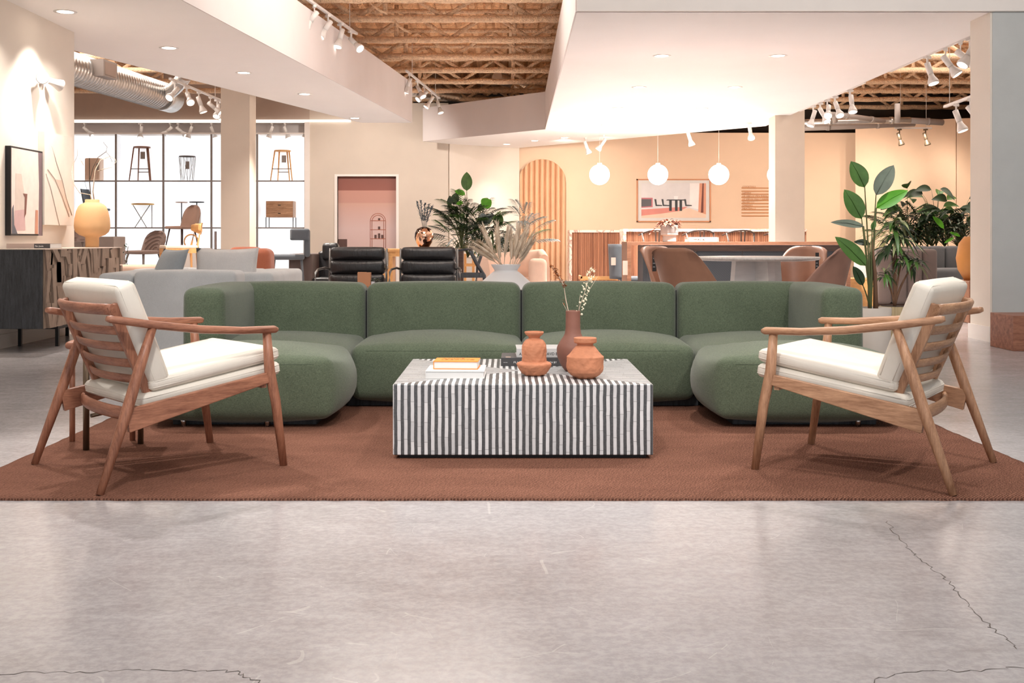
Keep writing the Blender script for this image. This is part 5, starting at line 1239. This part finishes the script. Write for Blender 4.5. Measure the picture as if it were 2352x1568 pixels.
for px, py, Y_, lb in ((1503, 600, 9.3, 'black hanging product tag on the chair with its back turned'), (1877, 600, 10.75, 'black hanging product tag on the brown chair near the tall plant')):
    o = T('product_tag', lb, 'price tag', W(px, py, Y_)); B().box(-.017, .017, 0, .003, -.085, .085).out('card', 'ink', o)
    for dz, w2, s in ((.02, .022, 'VOICES'), (-.02, .018, 'info'), (-.05, .018, 'size')): text(s, .012, 'lettering', 'ink_white', o, (-.012, -.001, dz), (R(90), 0, 0), w2)

# ================================================================== RIGHT: booth, plants
def channel(name, label, x0, x1, Y_, z0, z1, n, mat, par=None, curve=0):
    b = B(); w1 = (x1 - x0) / n
    for i in range(n): b.rbox((x0 + w1 * (i + .5), 0, (z0 + z1) / 2), (w1 - .002, .16, z1 - z0), .04, 5, (0, .03, .01))
    return b
bo = T('channel_booth', 'taupe channel-tufted booth sofa behind the potted plants', 'booth', (0, 14.2, 0))
xa, xb = X(2010, 14.2), X(2149, 14.2); channel('', '', xa, xb, 0, .12, Z(573, 14.2), 4, '').out('back_panel', 'booth_fabric', bo); B().box(xa, xb, -.05, .05, 0, .12).out('base', 'dark_wood', bo)
B().rbox(((xa + xb) / 2, .45, .25), (xb - xa, .6, .42), .05, 5).out('seat', 'booth_fabric', bo)
bo = T('curved_booth', 'grey channel-tufted booth back below the planter by the grey wall', 'booth', (0, 16.2, 0))
xa, xb = X(2095, 16.2), X(2275, 16.2); channel('', '', xa, xb, 0, .35, Z(566, 16.2), 5, '').out('back_panel', 'booth_grey', bo)
B().rbox(((xa + xb) / 2, -.42, Z(617, 16) - .2), ((xb - xa), .6, .42), .06, 6, (0, 0, .01)).out('seat', 'booth_grey', bo); B().box(xa, xb, -.7, .0, 0, .12).out('base', 'brown_wood', bo)
B().rbox((X(2195, 16), -.55, Z(630, 16)), (.42, .3, .2), .06, 5).out('bolster', 'booth_fabric', bo)
o = B().lathe([(.001, 0), (.1, 0), (.17, .12), (.19, .25), (.16, .42), (.1, .5), (.001, .5)], n=28, cap=False).out('amber_ottoman', 'amber'); o.location = (X(2236, 12.6), 12.6, .48); tag(o, 'amber velvet rounded lamp body by the cream wall edge', 'ottoman')
block('ottoman_stand', 'wooden stand under the amber rounded piece', 'stand', X(2205, 12.6), X(2275, 12.6), 12.35, 12.85, 0, .479, 'brown_wood')
block('oak_shelf_unit', 'pale oak cabinet seen between green sofa and tall plant', 'cabinet', X(1952, 13.5), X(2010, 13.5), 13.5, 13.9, 0, Z(640, 13.5), 'oak_x')
block('price_card', 'white price card on the pale oak cabinet', 'card', X(1962, 13.6), X(2000, 13.6), 13.6, 13.62, Z(640, 13.5) + .001, Z(595, 13.5), 'paper')
pb_ = block('planter_box', 'long raised planter behind the booth holding the green plants', 'planter', X(2035, 17.2), X(2290, 17.2), 16.75, 17.5, 0, Z(566, 17.2), 'paint_taupe')
pz = Z(566, 17.2)
# tall plant in front (bird of paradise)
def leafy(t_, defs, Y_, pot_xy, petr=.006):
    groups = {}; pet = B()
    for (bx, by, tx, ty, wd_, mat, dy) in defs:
        a = W(bx, by, Y_ + dy) - t_.location; c = W(tx, ty, Y_ + dy * 1.2) - t_.location; b = groups.setdefault(mat, B())
        d = c - a; L = d.length; b.leaf(a, d + V((0, 0, 1)) * L * .12, L, wd_ * Y_ / FPX, .12, up=(0, -1, .25), n=10, fold=.10, peak=.42)
        b.tube([a, (a + c) / 2 + V((0, -.004, .012)), c.lerp(a, .1)], [.0045, .003, .001], 5)
        m_ = V((pot_xy[0], pot_xy[1], pot_xy[2])) - t_.location; pet.tube(bez(m_, V(((m_.x * 2 + a.x) / 3, dy * .3, (m_.z + a.z) / 2)), a, 8), [petr * (1 - .5 * k / 8) for k in range(9)], 6)
    pet.out('leaf_stalks', 'stem', t_)
    for m_, b in groups.items(): b.out('leaves', m_, t_)
Yp = 7.85
pl = T('bird_of_paradise', 'tall bird of paradise plant with broad upright leaves in a pale pot', 'plant', (X(2006, Yp), Yp, 0))
B().lathe([(.001, 0), (.10, 0), (.115, .14), (.125, Z(706, Yp)), (.115, Z(706, Yp)), (.11, Z(706, Yp) - .02), (.001, Z(706, Yp) - .02)], n=40, cap=False).out('pot', 'grey_pot', pl)
B().lathe([(.001, 0), (.108, 0)], (0, 0, Z(706, Yp) - .015), 24, cap=False).out('soil', 'soil', pl)
leafy(pl, [(1986, 430, 1951, 363, 42, 'leaf', .0), (2012, 448, 2057, 371, 40, 'leaf_grey', .05), (1979, 502, 1935, 427, 44, 'leaf', -.05), (2013, 478, 2090, 434, 34, 'leaf_bright', .1), (1984, 520, 1906, 510, 18, 'leaf_grey', -.1), (1989, 610, 1912, 537, 36, 'leaf', -.12), (1982, 655, 1957, 606, 24, 'leaf_dark', -.16), (2003, 528, 2011, 503, 12, 'leaf', .0), (1998, 560, 1960, 555, 16, 'leaf_dark', .12)], Yp, (X(2000, Yp), Yp, Z(706, Yp) - .02), .008)
B().tube([(X(2012, Yp) - pl.location.x, 0, .3), (X(2010, Yp) - pl.location.x, .0, .7), (X(2003, Yp) - pl.location.x, 0, .95)], [.022, .014, .004], 8).tube([(-.02, .02, .3), (-.03, .02, .75)], [.014, .005], 8).out('trunk', 'stem_brown', pl)
# dracaena
Yd = 8.25
dr = T('dracaena', 'slender dracaena with drooping striped leaf tufts in a fluted tan pot', 'plant', (X(2055, Yd), Yd, 0)); zt_ = Z(703, Yd)
b = B(); n_ = 64; prf = [(.085, 0), (.108, zt_)]; rings = []
for r_, z_ in prf: rings.append([b.b.verts.new(((r_ + (.004 if j % 2 else -.002)) * math.cos(2 * math.pi * j / n_), (r_ + (.004 if j % 2 else -.002)) * math.sin(2 * math.pi * j / n_), z_)) for j in range(n_)])
for j in range(n_): b.q([rings[0][j], rings[0][(j + 1) % n_], rings[1][(j + 1) % n_], rings[1][j]])
b.q(rings[0][::-1]); b.q(rings[1]); b.out('pot', 'tan_pot', dr); B().lathe([(.001, 0), (.1, 0)], (0, 0, zt_ + .001), 24, cap=False).out('soil', 'soil', dr)
tufts = [(2053, 520, 1.0), (2050, 580, 1.05), (2098, 608, .8), (2032, 632, .6), (2062, 548, .9), (2072, 598, .7)]
b = B(); p0 = V((0, 0, zt_))
for tx, ty, s in tufts:
    c = W(tx, ty, Yd) - dr.location; b.tube(bez(p0, V((c.x * .2, 0, (zt_ + c.z) / 2)), c, 8), [.011 - .0008 * k for k in range(9)], 6)
b.out('trunk', 'stem_brown', dr)
for m_, k_ in (('leaf_pale', 0), ('leaf', 1), ('leaf_dark', 2)):
    b = B()
    for ti, (tx, ty, s) in enumerate(tufts):
        c = W(tx, ty, Yd) - dr.location
        for i in range(8 if m_ != 'leaf_pale' or ti == 0 else 4):
            a = rnd.uniform(0, 6.28); el = rnd.uniform(.1, 1.3); b.leaf(c + V((0, 0, rnd.uniform(-.03, .03))), (math.cos(a), math.sin(a) * .8, el), rnd.uniform(.16, .28) * s, .034 * s, droop=rnd.uniform(.6, 1.3), n=6)
    b.out('leaves', m_, dr)
# plants in the raised planter: each its own
def bush(name, label, loc, h_, spread, kind, mats, n_, seed, grp):
    r_ = random.Random(seed); t_ = T(name, label, 'plant', loc, 0, grp); st_ = B(); bs = {m: B() for m in mats}
    for i in range(n_):
        a = r_.uniform(0, 6.28); el = r_.uniform(.15, 1); rad = spread * r_.uniform(.2, 1); tip = V((math.cos(a) * rad, math.sin(a) * rad * .45, h_ * (.25 + .75 * el) * r_.uniform(.8, 1)))
        st_.tube(bez((0, 0, 0), (tip.x * .3, tip.y * .3, tip.z * .8), tip, 5), [.006, .0055, .005, .004, .003, .002], 5); b = bs[r_.choice(mats)]
        d = V((math.cos(a), math.sin(a) * .6, r_.uniform(-.2, .7)))
        if kind == 'broad': b.leaf(tip, d, r_.uniform(.22, .36), r_.uniform(.10, .17), r_.uniform(.3, .8), n=7, up=(0, -1, .6))
        elif kind == 'strap': 
            for k in range(3): b.leaf(tip * r_.uniform(.5, 1), V((d.x + r_.uniform(-.5, .5), d.y, d.z)), r_.uniform(.25, .4), .035, r_.uniform(.4, 1), n=6)
        elif kind == 'palm':
            d = (d + V((0, 0, .5))).normalized(); L = r_.uniform(.3, .45)
            for k in range(11):
                q = tip + d * L * k / 11 + V((0, 0, -.25 * L * (k / 11) ** 2)); sd = d.cross(V((0, 0, 1))).normalized()
                for s in (-1, 1): b.leaf(q, d * .9 + sd * s * .8 + V((0, 0, -.1)), L * .55 * (1 - .5 * abs(k / 11 - .4)), .036, .4, n=3)
        elif kind == 'small':
            for k in range(14): b.leaf(tip + V((r_.uniform(-.07, .07), r_.uniform(-.07, .07), r_.uniform(-.07, .07))), (r_.uniform(-1, 1), r_.uniform(-1, 1), r_.uniform(-.5, 1)), .07, .03, .3, n=3)
    st_.out('stems', 'stem', t_)
    for m, b in bs.items():
        if len(b.b.verts): b.out('foliage', m, t_)
        else: b.b.free()
    return t_
g = 'plants in the raised planter behind the booth'
bush('potted_foliage', 'broad dark-leaved plant rising highest at the centre of the planter', (X(2150, 17.1), 17.1, pz), .95, .4, 'broad', ['leaf_dark', 'leaf'], 16, 1, g)
bush('potted_foliage', 'broad-leaved plant with one bright green leaf near the grey wall', (X(2205, 17.1), 17.1, pz), .8, .42, 'broad', ['leaf_dark', 'leaf', 'leaf_dark'], 16, 2, g)
bush('potted_foliage', 'rubber plant with broad leaves behind the dracaena tip', (X(2085, 17.3), 17.3, pz), 1.0, .3, 'broad', ['leaf_dark', 'leaf'], 12, 3, g)
bush('potted_foliage', 'fan palm with fine dark fronds behind the dracaena', (X(2075, 17.0), 17.0, pz), .6, .35, 'palm', ['leaf_dark', 'leaf'], 16, 4, g)
bush('potted_foliage', 'fan palm with fine dark fronds at the planter centre', (X(2130, 16.95), 16.95, pz), .55, .35, 'palm', ['leaf_dark'], 16, 5, g)
bush('potted_foliage', 'low dark bushy plant at the planter end by the grey wall', (X(2200, 16.9), 16.9, pz), .42, .45, 'small', ['leaf_dark', 'leaf_grey'], 34, 6, g)
bush('potted_foliage', 'low dark bushy plant in the middle of the planter', (X(2140, 16.9), 16.88, pz), .36, .45, 'small', ['leaf_dark'], 34, 7, g)
bush('potted_foliage', 'low pale-leaved plant at the planter end by the tall potted plant', (X(2060, 16.9), 16.9, pz), .4, .35, 'strap', ['leaf_grey', 'leaf_dark', 'leaf_pale'], 18, 8, g)
bush('potted_foliage', 'bushy mid-green plant between the rubber plant and the fan palm', (X(2105, 17.1), 17.1, pz), .6, .4, 'strap', ['leaf_dark', 'leaf', 'leaf_dark'], 26, 21, g)
bush('potted_foliage', 'dense dark bush filling the planter behind the fan palm', (X(2170, 17.2), 17.2, pz), .62, .5, 'small', ['leaf_dark', 'leaf_dark', 'leaf'], 46, 22, g)
o = T('potted_foliage', 'bright lime green leaf spray low in front of the planter bushes', 'plant', (X(2178, 16.8), 16.8, pz), 0, g); b = B()
for (bx, by, tx, ty, wd_) in ((2168, 525, 2142, 492, 14), (2206, 543, 2180, 530, 8), (2192, 545, 2168, 556, 7)): 
    a = W(bx, by, 16.7) - o.location; c = W(tx, ty, 16.7) - o.location; b.leaf(a, c - a, (c - a).length, wd_ * 16.7 / FPX, .1, up=(0, -1, .3))
b.out('leaves', 'leaf_bright', o); B().tube([(0, 0, 0), W(2168, 525, 16.7) - o.location], .006, 5).out('stems', 'stem', o)
# plants at the slanted wall, behind console
fb = block('planter_box', 'low planter behind the black woven chair', 'planter', X(1030, 19.5), X(1225, 19.5), 19.5, 20.1, 0, .62, 'paint_cream')
g = 'plants before the slanted cream wall'
pl2 = T('bird_of_paradise', 'bird of paradise with one upright paddle leaf before the slanted wall', 'plant', (X(1072, 19.8), 19.8, .62), 0, g)
leafy(pl2, [(1072, 438, 1072, 389, 26, 'leaf', 0), (1068, 447, 1043, 437, 14, 'leaf_bright', .1), (1042, 470, 1050, 438, 20, 'leaf_dark', .1), (1032, 476, 1034, 445, 12, 'leaf_dark', .1), (1063, 465, 1048, 468, 10, 'leaf_bright', -.1), (1108, 474, 1130, 458, 28, 'leaf_bright', -.1), (1112, 480, 1098, 470, 26, 'leaf_dark', .1), (1115, 515, 1134, 486, 16, 'leaf_silver', -.2), (1140, 520, 1152, 488, 24, 'leaf', -.1), (1112, 512, 1106, 486, 24, 'leaf_silver', -.15), (1042, 500, 1034, 488, 12, 'leaf_dark', 0)], 19.8, (X(1074, 19.8), 19.8, .62), .01)
bush('potted_foliage', 'dense dark palm beside the upright paddle leaf', (X(1062, 19.6), 19.6, .62), 1.0, .32, 'palm', ['leaf_dark', 'leaf', 'leaf_grey'], 40, 12, g)
bush('potted_foliage', 'dark broad palm behind the pampas plumes', (X(1105, 19.75), 19.75, .62), .95, .32, 'palm', ['leaf_dark', 'leaf'], 40, 13, g)
bush('potted_foliage', 'silvery strap-leaved plant at the doorway side of the planter', (X(1060, 19.55), 19.55, .62), .5, .42, 'strap', ['leaf_silver', 'leaf_grey', 'leaf_dark'], 26, 14, g)
bush('potted_foliage', 'silvery palm with drooping fronds before the fluted niche', (X(1205, 19.7), 19.7, .62), .95, .2, 'palm', ['leaf_silver', 'leaf_silver', 'leaf'], 12, 15, g)
bush('potted_foliage', 'low dark strap-leaved plant right behind the white floor vase', (X(1135, 19.55), 19.55, .62), .5, .42, 'strap', ['leaf_dark', 'leaf'], 26, 16, g)
bush('potted_foliage', 'low dark bushy plant among the silvery fronds', (X(1170, 19.6), 19.6, .62), .45, .4, 'small', ['leaf_dark', 'leaf_silver'], 26, 17, g)
# wall wash for the peach wall and the entry zone (spots added without fixtures)
for x_, e in ((1.2, 90), (6.6, 110)): spot((x_, 23.0 if x_ < 5 else 22.0, 3.0), (x_ + .2, 25.5, 1.5), e, PEACH, 110, .8, .06)
spot((-3.0, 20.8, 3.6), (-2.8, 24.2, 1.6), 190, WARM, 100, .8, .08)
